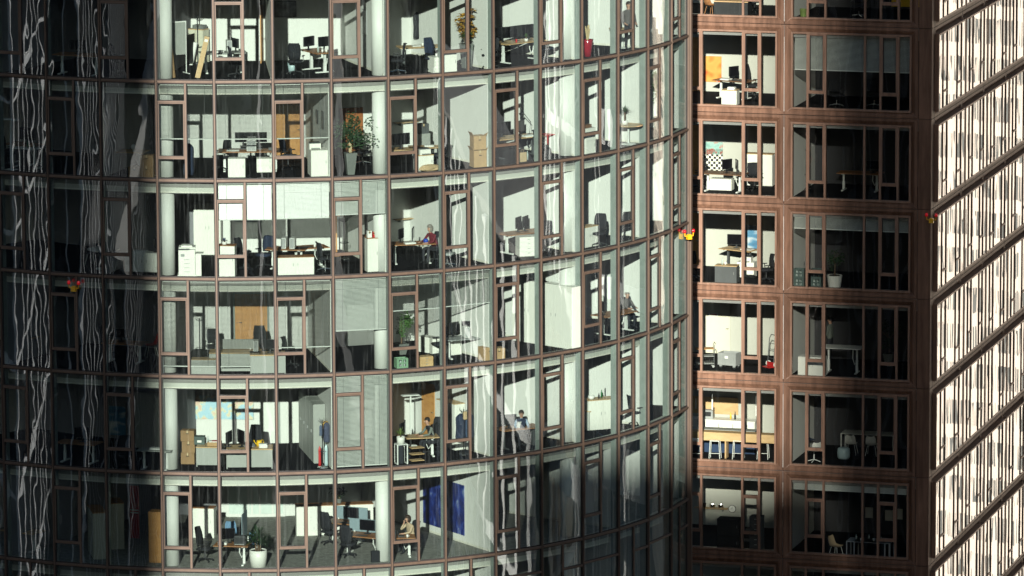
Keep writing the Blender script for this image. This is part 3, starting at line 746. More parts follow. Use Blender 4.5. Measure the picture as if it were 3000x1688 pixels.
def monitor(w=.56, h=.34, stand=True, tilt=0, colour='black_plastic'):
    e = empty('monitor'); b = .14 if stand else 0
    T = Matrix.Translation((0, 0, b + h / 2)) @ Matrix.Rotation(R_(tilt), 4, 'X')
    c = P('casing', MB().box(-w / 2, w / 2, -.012, .03, -h / 2, h / 2, colour, T), e)
    P('screen', MB().box(-w / 2 + .012, w / 2 - .012, -.016, -.0125, -h / 2 + .012, h / 2 - .012, 'screen', T), c)
    s_ = P('stand', MB().box(-.03, .03, .02, .05, .01, b + h * .55, colour), e)
    P('stand_foot', MB().box(-.12, .12, -.08, .1, 0, .012, colour), s_)
    return e
def cabinet(w=.8, d=.45, h=.8, body='cabinet_white', top=None, cols=2, rows=1, handle='grey_plastic', name='cabinet', pieces='door'):
    e = empty(name)
    P('body', MB().box(-w / 2, w / 2, -d / 2 + .02, d / 2, .0, h - (.025 if top else 0), body), e)
    if top: P('top', MB().box(-w / 2 - .01, w / 2 + .01, -d / 2 - .005, d / 2 + .005, h - .025, h, top), e)
    cw, rh = w / cols, (h - .03) / rows
    for c in range(cols):
        for r in range(rows):
            x0, z0 = -w / 2 + c * cw + .005, .012 + r * rh
            dd = P(pieces, MB().box(x0, x0 + cw - .01, -d / 2, -d / 2 + .0195, z0 + .004, z0 + rh - .008, body), e)
            hx = x0 + (cw * .86 if c % 2 == 0 else cw * .1) if pieces == 'door' else x0 + cw / 2 - .05
            if pieces == 'door': P('handle', MB().box(hx, hx + .015, -d / 2 - .02, -d / 2 - .001, z0 + rh * .5, z0 + rh * .5 + .11, handle), dd)
            else: P('handle', MB().box(hx, hx + .1, -d / 2 - .016, -d / 2 - .001, z0 + rh * .62, z0 + rh * .62 + .018, handle), dd)
    return e
def pedestal(body='cabinet_white', w=.42, d=.58, h=.58, rows=4, top=None): return cabinet(w, d, h, body, top, 1, rows, name='drawer_pedestal', pieces='drawer')
def carton(w=.5, d=.4, h=.38, m='carton', open_=False):
    e = empty('carton_box')
    P('body', MB().box(-w / 2, w / 2, -d / 2, d / 2, 0, h, m), e)
    P('tape_strip', MB().box(-.025, .025, -d / 2 - .002, d / 2 + .002, h, h + .002, 'tape').box(-.025, .025, -d / 2 - .002, -d / 2, h - .1, h, 'tape'), e)
    P('hand_hole', MB().box(-.05, .05, -d / 2 - .003, -d / 2, h * .68, h * .68 + .03, 'joint_dark'), e)
    if open_:
        for s in (-1, 1): P('flap', MB().box(0, .01, -d / 2, d / 2, 0, .16, m, Matrix.Translation((s * w / 2, 0, h)) @ Matrix.Rotation(s * .5, 4, 'Y')), e)
    return e
def crate(col, w=.4, d=.3, h=.34):
    e = empty('bottle_crate'); t = .02
    m = MB()
    for sx in (-1, 1): m.box(sx * w / 2 - t / 2, sx * w / 2 + t / 2, -d / 2, d / 2, 0, h, col)
    P('side_wall', m, e)
    m = MB()
    for sy in (-1, 1):
        y = sy * d / 2
        m.box(-w / 2, w / 2, y - t / 2, y + t / 2, 0, h * .18, col).box(-w / 2, w / 2, y - t / 2, y + t / 2, h * .86, h, col)
        for x in (-w / 2 + .04, 0, w / 2 - .04): m.box(x - .035, x + .035, y - t / 2 - .001, y + t / 2 + .001, h * .18, h * .86, col)
        m.box(-w / 4 - .05, w / 4 + .05, y - t / 2 + .001, y + t / 2 - .001, h * .45, h * .58, col)
    P('rib_wall', m, e); P('base', MB().box(-w / 2, w / 2, -d / 2, d / 2, 0, .02, col), e)
    for sx in (-1, 0, 1):
        for sy in (-1, 1): P('bottle', MB().lathe([(.033, .021), (.033, .18), (.013, .25), (.013, .31)], 'clear_bottle', 8, sx * .11, sy * .07), e, True, (sx, sy))
    return e
def bottle(col='clear_bottle', h=.28):
    o = MB().lathe([(.036, 0), (.036, h * .6), (.014, h * .8), (.014, h)], col, 10).build('bottle', None, True); return o
def mug(col='ceramic'):
    e = empty('mug'); P('cup', MB().lathe([(.036, 0), (.042, .1), (.037, .1), (.034, .02)], col, 12), e, True)
    P('handle', MB().tube([(.04, 0, .08), (.07, 0, .07), (.07, 0, .04), (.038, 0, .025)], .007, col, 5), e); return e
def papers(w=.3, d=.22, h=.03, col='paper'):
    m = MB(); r = random.Random(int(w * 1000 + h * 999))
    n = max(2, int(h / .012))
    for j in range(n):
        a = r.uniform(-.15, .15); T = Matrix.Translation((r.uniform(-.015, .015), r.uniform(-.015, .015), j * h / n)) @ Matrix.Rotation(a, 4, 'Z')
        m.box(-w / 2, w / 2, -d / 2, d / 2, 0, h / n - .001, col, T)
    return m.build('paper_stack')
def pc_tower(col='steel_white'):
    e = empty('computer'); P('case', MB().box(-.09, .09, -.2, .2, .012, .40, col), e); P('front_bezel', MB().box(-.075, .075, -.212, -.201, .03, .385, 'grey_plastic'), e)
    P('feet', MB().box(-.08, .08, -.18, .18, 0, .0118, 'black_plastic'), e); return e
def leaf_fan(m, c, n, L, w, mt, spread=1.0, up=.6, rnd=None, droop=.25):
    for j in range(n):
        a = rnd.uniform(0, 2 * PI); el = rnd.uniform(.15, 1.0) * up
        d = Vector((math.cos(a) * math.cos(el), math.sin(a) * math.cos(el), math.sin(el))) * spread
        l_ = L * rnd.uniform(.65, 1.1); s = d.cross(Vector((0, 0, 1))).normalized() * w * .5
        p0 = Vector(c); p1 = p0 + d * l_ * .5; p2 = p0 + d * l_ + Vector((0, 0, -droop * l_))
        m.poly([p0 - s * .4, p0 + s * .4, p1 + s, p1 - s, p2], [(0, 1, 2, 3), (3, 2, 4)], mt)
def yucca(pot='planter_white', pr=.22, ph=.45, stems=((0, 0, .45), (.06, .04, .25)), L=.5, mt='leaf_dark', n=34, w=.05, name='potted_yucca', square=False, seed=1):
    e = empty(name); rnd = random.Random(seed)
    if square: p = MB().taper(pr * 1.5, pr * 1.5, pr * 2, pr * 2, 0, ph - .03, pot).taper(pr * 2.1, pr * 2.1, pr * 2.1, pr * 2.1, ph - .03, ph, pot)
    else: p = MB().lathe([(pr * .88, 0), (pr, ph * .6), (pr, ph), (pr * .9, ph), (pr * .9, ph - .04)], pot, 24)
    P('planter', p, e, not square); P('soil', MB().lathe([(pr * .86, ph - .045), (pr * .86, ph - .03)], 'soil', 14), e)
    for (x, y, h) in stems:
        P('stem', MB().tube([(x, y, ph - .05), (x * 1.1, y, ph + h * .5), (x * 1.3, y * 1.2, ph + h)], .03, 'bark', 6), e)
        f = MB(); leaf_fan(f, (x * 1.3, y * 1.2, ph + h), n, L, w, mt, up=1.35, rnd=rnd); P('foliage', f, e)
    return e
def bush(pot, pr, ph, trunk_h, crown_r, mt, n=500, leaf=.09, name='potted_tree', twist=True, square=True, crown_z=1.0, seed=3, stems=1):
    e = empty(name); rnd = random.Random(seed)
    if square: p = MB().taper(pr * 1.25, pr * 1.25, pr * 2, pr * 2, 0, ph - .04, pot).taper(pr * 2.1, pr * 2.1, pr * 2.1, pr * 2.1, ph - .04, ph, pot)
    else: p = MB().lathe([(pr * .8, 0), (pr, ph), (pr * .9, ph), (pr * .9, ph - .04)], pot, 24)
    P('planter', p, e); P('soil', MB().lathe([(pr * .7, ph - .045), (pr * .7, ph + .004)], 'soil', 12), e)
    t = MB()
    if twist:
        for q in range(3):
            t.tube([(.035 * math.cos(q * 2.1 + z * 9), .035 * math.sin(q * 2.1 + z * 9), ph + z) for z in [trunk_h * u / 8 for u in range(9)]], .028, 'bark_pale', 6)
    else: t.tube([(0, 0, ph - .05), (.02, .02, ph + trunk_h)], [.03, .02], 'bark', 6)
    cz = ph + trunk_h + crown_r * .55 * crown_z
    for q in range(9):
        a = rnd.uniform(0, 2 * PI); rr = crown_r * rnd.uniform(.4, .85)
        t.tube([(0, 0, ph + trunk_h - .02), (rr * .4 * math.cos(a), rr * .4 * math.sin(a), cz - crown_r * .2), (rr * math.cos(a), rr * math.sin(a), cz + rnd.uniform(-.3, .5) * crown_r)], [.015, .01, .005], 'bark', 5)
    P('trunk', t, e)
    f = MB(); cl = [Vector((rnd.gauss(0, .45), rnd.gauss(0, .45), rnd.gauss(0, .42) * crown_z)) * crown_r for _ in range(16)]
    for j in range(n):
        c = cl[j % len(cl)] + Vector((rnd.gauss(0, .2), rnd.gauss(0, .2), rnd.gauss(0, .2))) * crown_r + Vector((0, 0, cz))
        c.z = max(c.z, ph + trunk_h * .55)
        a = rnd.uniform(0, 2 * PI); d = Vector((math.cos(a), math.sin(a), rnd.uniform(-.8, .5))).normalized() * leaf
        s = d.orthogonal().normalized() * leaf * .3
        f.poly([c, c + d * .5 + s, c + d, c + d * .5 - s], [(0, 1, 2, 3)], mt)
    P('crown', f, e)
    return e
def croton():
    e = empty('croton_plant'); rnd = random.Random(11)
    P('planter', MB().taper(.26, .26, .38, .38, 0, .86, 'planter_grey').taper(.40, .40, .40, .40, .86, .90, 'planter_grey'), e)
    P('soil', MB().box(-.17, .17, -.17, .17, .895, .905, 'soil'), e)
    for q in range(5):
        a = 1.3 * q; t = MB(); x, y = .3 * math.cos(a), .2 * math.sin(a); z = .9 + .45 + .19 * q
        t.tube([(x * .15, y * .15, .88), (x * .6, y * .6, .9 + (z - .9) * .6), (x, y, z)], .012, 'bark', 5); P('stem', t, e)
        f = MB()
        for zz in (0.3, .55, .8, 1.0): leaf_fan(f, (x * zz, y * zz, .9 + (z - .9) * zz), 20, .30, .12, 'leaf_orange' if zz > .5 or q % 2 else 'leaf_mid', up=.9, rnd=rnd, droop=.3)
        P('foliage', f, e)
    return e
def vase_grass():
    e = empty('floor_vase'); rnd = random.Random(5)
    P('vase', MB().lathe([(.13, 0), (.16, .3), (.20, .62), (.185, .64), (.16, .6)], 'planter_red', 20), e, True)
    f = MB()
    for j in range(30):
        a = rnd.uniform(0, 2 * PI); r = rnd.uniform(.02, .11); h = rnd.uniform(.3, .55)
        f.tube([(r * .3 * math.cos(a), r * .3 * math.sin(a), .58), (r * math.cos(a), r * math.sin(a), .64 + h)], [.006, .012], 'straw', 4)
    P('dried_grass', f, e); return e
def coat_stand(h=1.75, m='black_plastic'):
    e = empty('coat_stand')
    P('pole', MB().tube([(0, 0, .03), (0, 0, h)], .02, m, 8), e); P('base', MB().lathe([(.2, 0), (.19, .03), (.03, .05)], m, 18), e)
    for j in range(6):
        a = j * PI / 3; c, s = math.cos(a), math.sin(a)
        P('hook', MB().tube([(.0, 0, h - .12), (.1 * c, .1 * s, h - .08), (.17 * c, .17 * s, h - .02), (.15 * c, .15 * s, h + .05)], .009, m, 5), e)
    P('umbrella_ring', MB().tube([(.16 * math.cos(t), .16 * math.sin(t), .62) for t in [2 * PI * q / 14 for q in range(15)]], .012, m, 5), e)
    return e
def garment(m='black_fabric', w=.4, h=.9, d=.16, seed=0):
    """a coat hanging from its collar: z = 0 at the hem"""
    rnd = random.Random(seed); mb = MB(); n = 14; prof = [(.9, 0), (.98, .12), (.88, .45), (.95, .75), (.9, .86), (.5, .95), (.18, 1.0)]
    vs = []; fs = []
    for (r, z) in prof:
        for j in range(n):
            t = 2 * PI * j / n; fold = 1 + .16 * math.sin(3 * t + seed) + rnd.uniform(-.05, .05)
            vs.append((w / 2 * r * fold * math.cos(t), d / 2 * r * fold * math.sin(t), z * h))
    for i in range(len(prof) - 1):
        for j in range(n): fs.append((i * n + j, i * n + (j + 1) % n, (i + 1) * n + (j + 1) % n, (i + 1) * n + j))
    fs += [tuple(range(n))[::-1], tuple((len(prof) - 1) * n + j for j in range(n))]
    mb.poly(vs, fs, m); return mb.build('hanging_coat', None, True)
def copier():
    e = empty('photocopier')
    b = P('body', MB().box(-.30, .30, -.30, .30, .05, .98, 'cabinet_white').box(-.34, .34, -.33, .33, 0, .05, 'cabinet_white'), e)
    for j in range(4): P('paper_drawer', MB().box(-.28, .28, -.312, -.301, .07 + .15 * j, .205 + .15 * j, 'cabinet_white').box(-.1, .1, -.32, -.312, .16 + .15 * j, .175 + .15 * j, 'grey_plastic'), e)
    P('vent_grille', MB().box(-.22, -.08, -.306, -.301, .72, .82, 'grey_plastic'), b)
    P('scanner_lid', MB().box(-.29, .31, -.29, .29, 1.0, 1.06, 'cabinet_white').box(-.2, .2, -.2, .22, 1.06, 1.11, 'cabinet_white').box(-.30, .30, -.30, .30, .98, 1.0, 'black_plastic'), e)
    P('control_panel', MB().box(-.3, .1, -.38, -.30, .98, 1.02, 'dark_grey'), e)
    P('finisher', MB().box(.31, .52, -.26, .26, .0, .80, 'cabinet_white').box(.33, .60, -.24, .22, .80, .82, 'cabinet_white'), e)
    return e
def picture(w, h, m, frame='black_plastic', t=.03):
    e = empty('framed_picture'); P('canvas', MB().box(-w / 2, w / 2, -.012, .012, -h / 2, h / 2, m), e)
    if frame:
        f = MB(); q = .025
        f.box(-w / 2 - q, -w / 2, -.02, .014, -h / 2 - q, h / 2 + q, frame).box(w / 2, w / 2 + q, -.02, .014, -h / 2 - q, h / 2 + q, frame)
        f.box(-w / 2, w / 2, -.02, .014, -h / 2 - q, -h / 2, frame).box(-w / 2, w / 2, -.02, .014, h / 2, h / 2 + q, frame); P('frame', f, e)
    return e
def floor_lamp(h=1.95, m='steel_white'):
    e = empty('floor_lamp'); P('pole', MB().box(-.025, .025, -.02, .02, .02, h, m), e); P('base', MB().box(-.2, .2, -.15, .15, 0, .02, m), e)
    P('lamp_head', MB().taper(.7, .3, .6, .24, h, h + .03, m), e); return e
def board_stand():
    e = empty('pinboard_stand'); x = .32
    for s in (-1, 1):
        P('post', MB().tube([(s * x, 0, .02), (s * x, 0, 1.92)], .018, 'steel_white', 8), e); P('foot', MB().box(s * x - .02, s * x + .02, -.28, .28, 0, .03, 'steel_white'), e)
    P('board', MB().box(-x + .02, x - .02, -.02, .02, .70, 1.88, 'cabinet_grey'), e); P('handle', MB().tube([(-.1, 0, 1.92), (-.06, 0, 1.97), (.06, 0, 1.97), (.1, 0, 1.92)], .012, 'dark_grey', 6).box(-x, x, -.01, .01, 1.88, 1.92, 'steel_white'), e)
    return e
def round_table(r=.45, h=.74, top='cabinet_white'):
    e = empty('round_table'); P('tabletop', MB().lathe([(r, h - .025), (r, h)], top, 28), e); P('pedestal', MB().tube([(0, 0, .03), (0, 0, h - .025)], .04, 'steel_white', 10), e); P('base', MB().lathe([(.3, 0), (.28, .02), (.05, .04)], 'steel_white', 22), e); return e
def frame_table(w=.5, d=.4, h=.6, m='steel_white'):
    e = empty('frame_table')
    for s in (-1, 1):
        f = MB(); x = s * (w / 2 - .02)
        f.box(x - .02, x + .02, -d / 2, -d / 2 + .04, 0, h, m).box(x - .02, x + .02, d / 2 - .04, d / 2, 0, h, m).box(x - .02, x + .02, -d / 2 + .04, d / 2 - .04, 0, .04, m); P('leg_frame', f, e)
    P('tabletop', MB().box(-w / 2, w / 2, -d / 2, d / 2, h, h + .025, m), e); return e
def open_shelf(w=.5, d=.35, h=.55, n=3, m='light_wood', side='black_plastic'):
    e = empty('shelf_stand')
    for j in range(n): P('shelf', MB().box(-w / 2, w / 2, -d / 2, d / 2, .06 + (h - .08) * j / (n - 1), .08 + (h - .08) * j / (n - 1), m), e)
    for s in (-1, 1): P('upright', MB().box(s * (w / 2 - .05) - .012, s * (w / 2 - .05) + .012, d / 2 - .03, d / 2, 0, h, side), e)
    return e
def wall_shelf(w=.9, d=.28): 
    e = empty('wall_shelf'); P('board', MB().box(-w / 2, w / 2, -d, -.001, -.02, .0, 'light_wood'), e); P('bracket', MB().box(-w / 3, -w / 3 + .02, -d * .8, -.001, -.12, -.02, 'grey_plastic').box(w / 3, w / 3 + .02, -d * .8, -.001, -.12, -.02, 'grey_plastic'), e); return e
def desk_divider(w=1.5, h=.42, m='divider_blue'):
    e = empty('desk_divider'); P('panel', MB().box(-w / 2, w / 2, -.018, .018, .02, h, m), e)
    for s in (-1, 1): P('clamp', MB().box(s * w * .35 - .02, s * w * .35 + .02, -.03, .03, 0, .06, 'steel_white'), e)
    return e
def mail_trolley():
    e = empty('mail_trolley')
    f = MB()
    for sx in (-1, 1):
        f.tube([(sx * .38, -.22, .1), (sx * .38, -.22, .88 if sx > 0 else .8), (sx * .42, -.2, .98 if sx > 0 else .86), (sx * .42, .2, .98 if sx > 0 else .86), (sx * .38, .22, .88 if sx > 0 else .8), (sx * .38, .22, .1)], .013, 'dark_grey', 6)
    P('frame', f, e)
    for z in (.15, .45, .75): P('tray', MB().box(-.37, .37, -.22, .22, z, z + .02, 'door_wood' if z > .7 else 'grey_plastic'), e)
    w = MB()
    for z in (.22, .29, .36):
        for y in (-.225, .225): w.tube([(-.37, y, z), (.37, y, z)], .005, 'chrome', 4)
    for x in [-.37 + .074 * q for q in range(11)]:
        for y in (-.225, .225): w.tube([(x, y, .16), (x, y, .36)], .004, 'chrome', 4)
    P('wire_basket', w, e)
    for sx in (-1, 1):
        for sy in (-1, 1): P('wheel', MB().tube([(sx * .34 - .0, sy * .2 - .015, .05), (sx * .34, sy * .2 + .015, .05)], .05, 'grey_plastic', 12), e)
    return e
def tub_cart():
    e = empty('tub_cart'); t = .02; w, d, z0, z1 = .78, .52, .16, .66
    b = MB(); b.box(-w / 2, w / 2, -d / 2, d / 2, z0, z0 + t, 'grey_plastic')
    b.box(-w / 2, w / 2, -d / 2, -d / 2 + t, z0 + t, z1, 'grey_plastic').box(-w / 2, w / 2, d / 2 - t, d / 2, z0 + t, z1, 'grey_plastic').box(-w / 2, -w / 2 + t, -d / 2 + t, d / 2 - t, z0 + t, z1, 'grey_plastic').box(w / 2 - t, w / 2, -d / 2 + t, d / 2 - t, z0 + t, z1, 'grey_plastic')
    bo = P('tub', b, e); r = MB()
    for z in (.3, .42, .54, .64): r.box(-w / 2 - .012, w / 2 + .012, -d / 2 - .012, -d / 2 - .001, z, z + .02, 'grey_plastic').box(w / 2 + .001, w / 2 + .012, -d / 2, d / 2, z, z + .02, 'grey_plastic')
    for x in [-w / 2 + .1 * q for q in range(9)]: r.box(x - .008, x + .008, -d / 2 - .011, -d / 2 - .002, z0, z1, 'grey_plastic')
    P('rib', r, bo); P('sticker', MB().box(-.08, .06, -d / 2 - .016, -d / 2 - .012, .44, .54, 'paper'), bo)
    for sx in (-1, 1):
        for sy in (-1, 1):
            l_ = P('leg', MB().box(sx * .3 - .05, sx * .3 + .05, sy * .18 - .04, sy * .18 + .04, .09, z0, 'grey_plastic'), e); P('wheel', MB().tube([(sx * .3, sy * .18 - .015, .05), (sx * .3, sy * .18 + .015, .05)], .05, 'black_plastic', 10), l_)
    return e
def hand_truck():
    e = empty('hand_truck'); f = MB()
    f.tube([(-.2, 0, .12), (-.2, .1, 1.15), (-.12, .13, 1.3), (.12, .13, 1.3), (.2, .1, 1.15), (.2, 0, .12)], .018, 'dark_grey', 6)
    for z in (.35, .65, .95): f.tube([(-.2, .02 + .08 * (z - .12), z), (.2, .02 + .08 * (z - .12), z)], .012, 'dark_grey', 5)
    P('frame', f, e); P('toe_plate', MB().box(-.24, .24, -.24, .0, .0, .02, 'red').box(-.22, .22, -.02, .02, .02, .2, 'red'), e)
    for s in (-1, 1): P('wheel', MB().tube([(s * .26 - .03, .08, .11), (s * .26 + .03, .08, .11)], .11, 'ceramic', 14), e)
    return e
def pendant(drop=.9, m='ceramic'):
    e = empty('pendant_lamp'); P('cord', MB().tube([(0, 0, 0), (0, 0, -drop)], .008, 'grey_plastic', 5), e); P('lamp_shade', MB().lathe([(.03, -drop), (.032, -drop - .42)][::-1], m, 10), e); return e
def wall_clock():
    e = empty('wall_clock'); M = Matrix.Rotation(PI / 2, 4, 'X')
    P('rim', MB().tube([(0, -.03, 0), (0, 0, 0)], .16, 'black_plastic', 24), e); f = P('dial', MB().tube([(0, -.034, 0), (0, -.031, 0)], .14, 'paper', 24), e)
    P('hand', MB().box(-.006, .006, -.038, -.035, 0, .1, 'black_plastic').box(-.07, .0, -.038, -.035, -.006, .006, 'black_plastic'), f); return e
def bag(m='kraft', w=.3, h=.34, d=.14):
    e = empty('carrier_bag'); P('body', MB().taper(w, d, w * 1.02, d * .9, 0, h, m), e)
    P('handle', MB().tube([(-.06, 0, h), (-.05, 0, h + .1), (.05, 0, h + .1), (.06, 0, h)], .006, m, 5), e); return e
def rucksack(m='black_fabric'):
    e = empty('rucksack'); P('body', MB().taper(.26, .14, .30, .18, 0, .12, m).taper(.30, .18, .28, .16, .12, .34, m).taper(.28, .16, .16, .08, .34, .42, m), e, True); P('front_pocket', MB().taper(.22, .05, .2, .03, .05, .2, m, y=-.1), e); P('strap', MB().tube([(-.05, .05, .42), (0, .05, .47), (.05, .05, .42)], .012, m, 5), e); return e
def sack():
    o = MB(); rnd = random.Random(2); n = 12; vs = []; fs = []; prof = [(.2, 0), (.34, .05), (.33, .14), (.22, .21), (.06, .24)]
    for (r, z) in prof:
        for j in range(n): t = 2 * PI * j / n; q = 1 + rnd.uniform(-.15, .15); vs.append((r * 1.3 * q * math.cos(t), r * .7 * q * math.sin(t), z))
    for i in range(len(prof) - 1):
        for j in range(n): fs.append((i * n + j, i * n + (j + 1) % n, (i + 1) * n + (j + 1) % n, (i + 1) * n + j))
    fs += [tuple(range(n))[::-1], tuple((len(prof) - 1) * n + j for j in range(n))]
    o.poly(vs, fs, 'kraft'); return o.build('paper_sack')
def printer(w=.42, d=.36, h=.2, m='cabinet_white'):
    e = empty('desk_printer'); P('body', MB().box(-w / 2, w / 2, -d / 2, d / 2, 0, h, m), e); P('paper_tray', MB().box(-w / 2 + .05, w / 2 - .05, -d / 2 - .1, -d / 2 - .001, .03, .05, 'grey_plastic'), e); P('lid', MB().box(-w / 2 + .02, w / 2 - .02, -d / 2 + .04, d / 2, h, h + .03, 'dark_grey'), e); return e
def watering_can():
    e = empty('watering_can'); P('body', MB().lathe([(.1, 0), (.11, .08), (.09, .2), (.07, .21)], 'yellow', 16), e, True); P('spout', MB().tube([(-.09, 0, .05), (-.16, 0, .12), (-.2, 0, .22)], [.025, .018, .02], 'yellow', 8), e); P('handle', MB().tube([(.06, 0, .2), (.14, 0, .22), (.17, 0, .14), (.1, 0, .05)], .013, 'yellow', 6), e); return e
def laptop(m='steel_white'):
    e = empty('laptop'); P('keyboard_base', MB().box(-.17, .17, -.12, .12, 0, .016, m), e)
    T = Matrix.Translation((0, -.115, .018)) @ Matrix.Rotation(R_(12), 4, 'X')
    P('lid', MB().box(-.17, .17, -.006, .004, 0, .23, m, T), e); return e
def tube_roll(L=1.5, r=.07, m='carton_dark'):
    return MB().tube([(0, 0, 0), (0, 0, L)], r, m, 12).build('cardboard_tube')
def keyboard():
    e = empty('keyboard'); P('case', MB().box(-.22, .22, -.07, .07, 0, .015, 'black_plastic'), e); P('keys', MB().box(-.21, .21, -.06, .06, .015, .022, 'dark_grey'), e); return e
def desk_lamp():
    e = empty('desk_lamp'); P('base', MB().lathe([(.1, 0), (.09, .02)], 'black_plastic', 14), e); P('arm', MB().tube([(0, 0, .02), (.08, 0, .45), (-.35, 0, .85)], .013, 'black_plastic', 6), e); P('lamp_head', MB().tube([(-.35, 0, .85), (-.5, 0, .80)], [.03, .06], 'black_plastic', 10), e); return e
def obstruction_light():
    e = empty('obstruction_light')
    P('control_box', MB().taper(.26, .2, .22, .18, -.30, -.06, 'lamp_yellow', 0, -.2).taper(.22, .18, .14, .1, -.06, -.02, 'lamp_yellow', 0, -.2), e)
    for s in (-1, 1):
        a = P('arm', MB().tube([(s * .08, -.2, -.15), (s * .25, -.2, -.12), (s * .27, -.2, .06)], .035, 'lamp_yellow', 8), e)
        P('red_lens', MB().lathe([(.075, .06), (.085, .12), (.075, .20), (.04, .24)], 'lamp_red', 14, s * .27, -.2), a, True)
    P('wall_bracket', MB().box(-.05, .05, -.12, .0, -.22, -.14, 'dark_grey'), e)
    return e

# ------------------------------------------------------------------ people: one skinned surface, then hair and extras as children
def person(joints, edges, rad, zones, hair=None, extra=None, root=0):
    me = bpy.data.meshes.new('body'); me.from_pydata(joints, edges, [])
    o = bpy.data.objects.new('tmp_body', me); COL.objects.link(o)
    md = o.modifiers.new('skin', 'SKIN'); md.use_smooth_shade = True
    for i, r in enumerate(rad):
        v = me.skin_vertices[0].data[i]; v.radius = (r if not isinstance(r, tuple) else r[0], r if not isinstance(r, tuple) else r[1]); v.use_root = (i == root)
    sb = o.modifiers.new('sub', 'SUBSURF'); sb.levels = 2; sb.render_levels = 2
    bpy.context.view_layer.update()
    dg = bpy.context.evaluated_depsgraph_get()
    ev = bpy.data.meshes.new_from_object(o.evaluated_get(dg)); ev.name = 'person_body'
    bpy.data.objects.remove(o)
    ev.materials.clear()
    names = []
    for p in ev.polygons:
        c = p.center; n = 'shirt'
        for test, mname in zones:
            if test(c): n = mname; break
        if n not in names: names.append(n); ev.materials.append(MATS[n])
        p.material_index = names.index(n); p.use_smooth = True
    body = bpy.data.objects.new('person', ev); COL.objects.link(body)
    return body
def seated(shirt, hair, lean=.12, turn=0.0, arm_l='desk', arm_r='desk', vest=None, trousers='trousers', long_hair=False, bald=False, glasses=False):
    """sits on a 0.47 m seat, faces local -y; knees under a desk"""
    L = lean
    J = [(0, .05, .56), (0, .02 - L * .3, .78), (0, -L * .7, 1.0), (0, -.02 - L * .95, 1.10), (0, -.05 - L, 1.19), (0, -.06 - L, 1.27), (0, -.06 - L, 1.345)]
    hx, hy = 0, -.06 - L
    E_ = [(0, 1), (1, 2), (2, 3), (3, 4), (4, 5), (5, 6)]
    Rr = [(.17, .14), (.15, .115), (.165, .115), (.06, .06), (.058, .062), (.088, .098), (.07, .08)]
    for s, kind in ((-1, arm_l), (1, arm_r)):
        b = len(J)
        sh = (s * .19, -L * .75, 1.03)
        if kind == 'desk': el, wr, hd = (s * .25, -.12 - L, .82), (s * .17, -.36 - L, .79), (s * .13, -.44 - L, .79)
        else: el, wr, hd = (s * .23, -.20 - L, .86), (s * .12, -.15 - L, 1.08), (s * .09, -.13 - L, 1.17)
        f1 = [(hd[0] + dx, hd[1] - dy, hd[2] + dz) for dx, dy, dz in ((-.03, .07, -.005), (-.01, .085, -.005), (.012, .08, -.005), (.032, .065, -.005))] if kind == 'desk' else [(hd[0] + dx, hd[1] - .03, hd[2] + .06) for dx in (-.03, -.01, .012, .032)]
        J += [sh, el, wr, hd]; Rr += [.062, .045, .03, (.04, .022)]; E_ += [(2, b), (b, b + 1), (b + 1, b + 2), (b + 2, b + 3)]
        for f in f1: J.append(f); Rr.append(.009); E_.append((b + 3, len(J) - 1))
        J.append((hd[0] - s * .045, hd[1] - .03, hd[2] + .01)); Rr.append(.010); E_.append((b + 3, len(J) - 1))
    for s in (-1, 1):
        b = len(J)
        J += [(s * .10, .02, .54), (s * .13, -.40, .53), (s * .13, -.42, .28), (s * .13, -.40, .08), (s * .14, -.56, .035)]
        Rr += [.09, .065, .052, .038, (.04, .03)]; E_ += [(0, b), (b, b + 1), (b + 1, b + 2), (b + 2, b + 3), (b + 3, b + 4)]
    neck = 1.135
    zones = [(lambda c: c.z > neck and abs(c.x) < .13 and abs(c.y - hy) < .2 and c.z > 1.12, 'skin'), (lambda c: c.y < -.33 - L and c.z > .7, 'skin'),
             (lambda c: arm_l != 'desk' and c.x < 0 and c.z > 1.06 and c.y < -.12 - L, 'skin'), (lambda c: c.z < .1, 'black_plastic'), (lambda c: c.z < .62 and not (abs(c.x) > .2 and c.z > .6), trousers)]
    if vest: zones.append((lambda c: abs(c.x) < .165 and c.z < 1.12, vest))
    zones.append((lambda c: True, shirt))
    o = person(J, E_, Rr, zones)
    face_and_hair(o, hy, 1.29, hair, long_hair, bald, glasses)
    return o
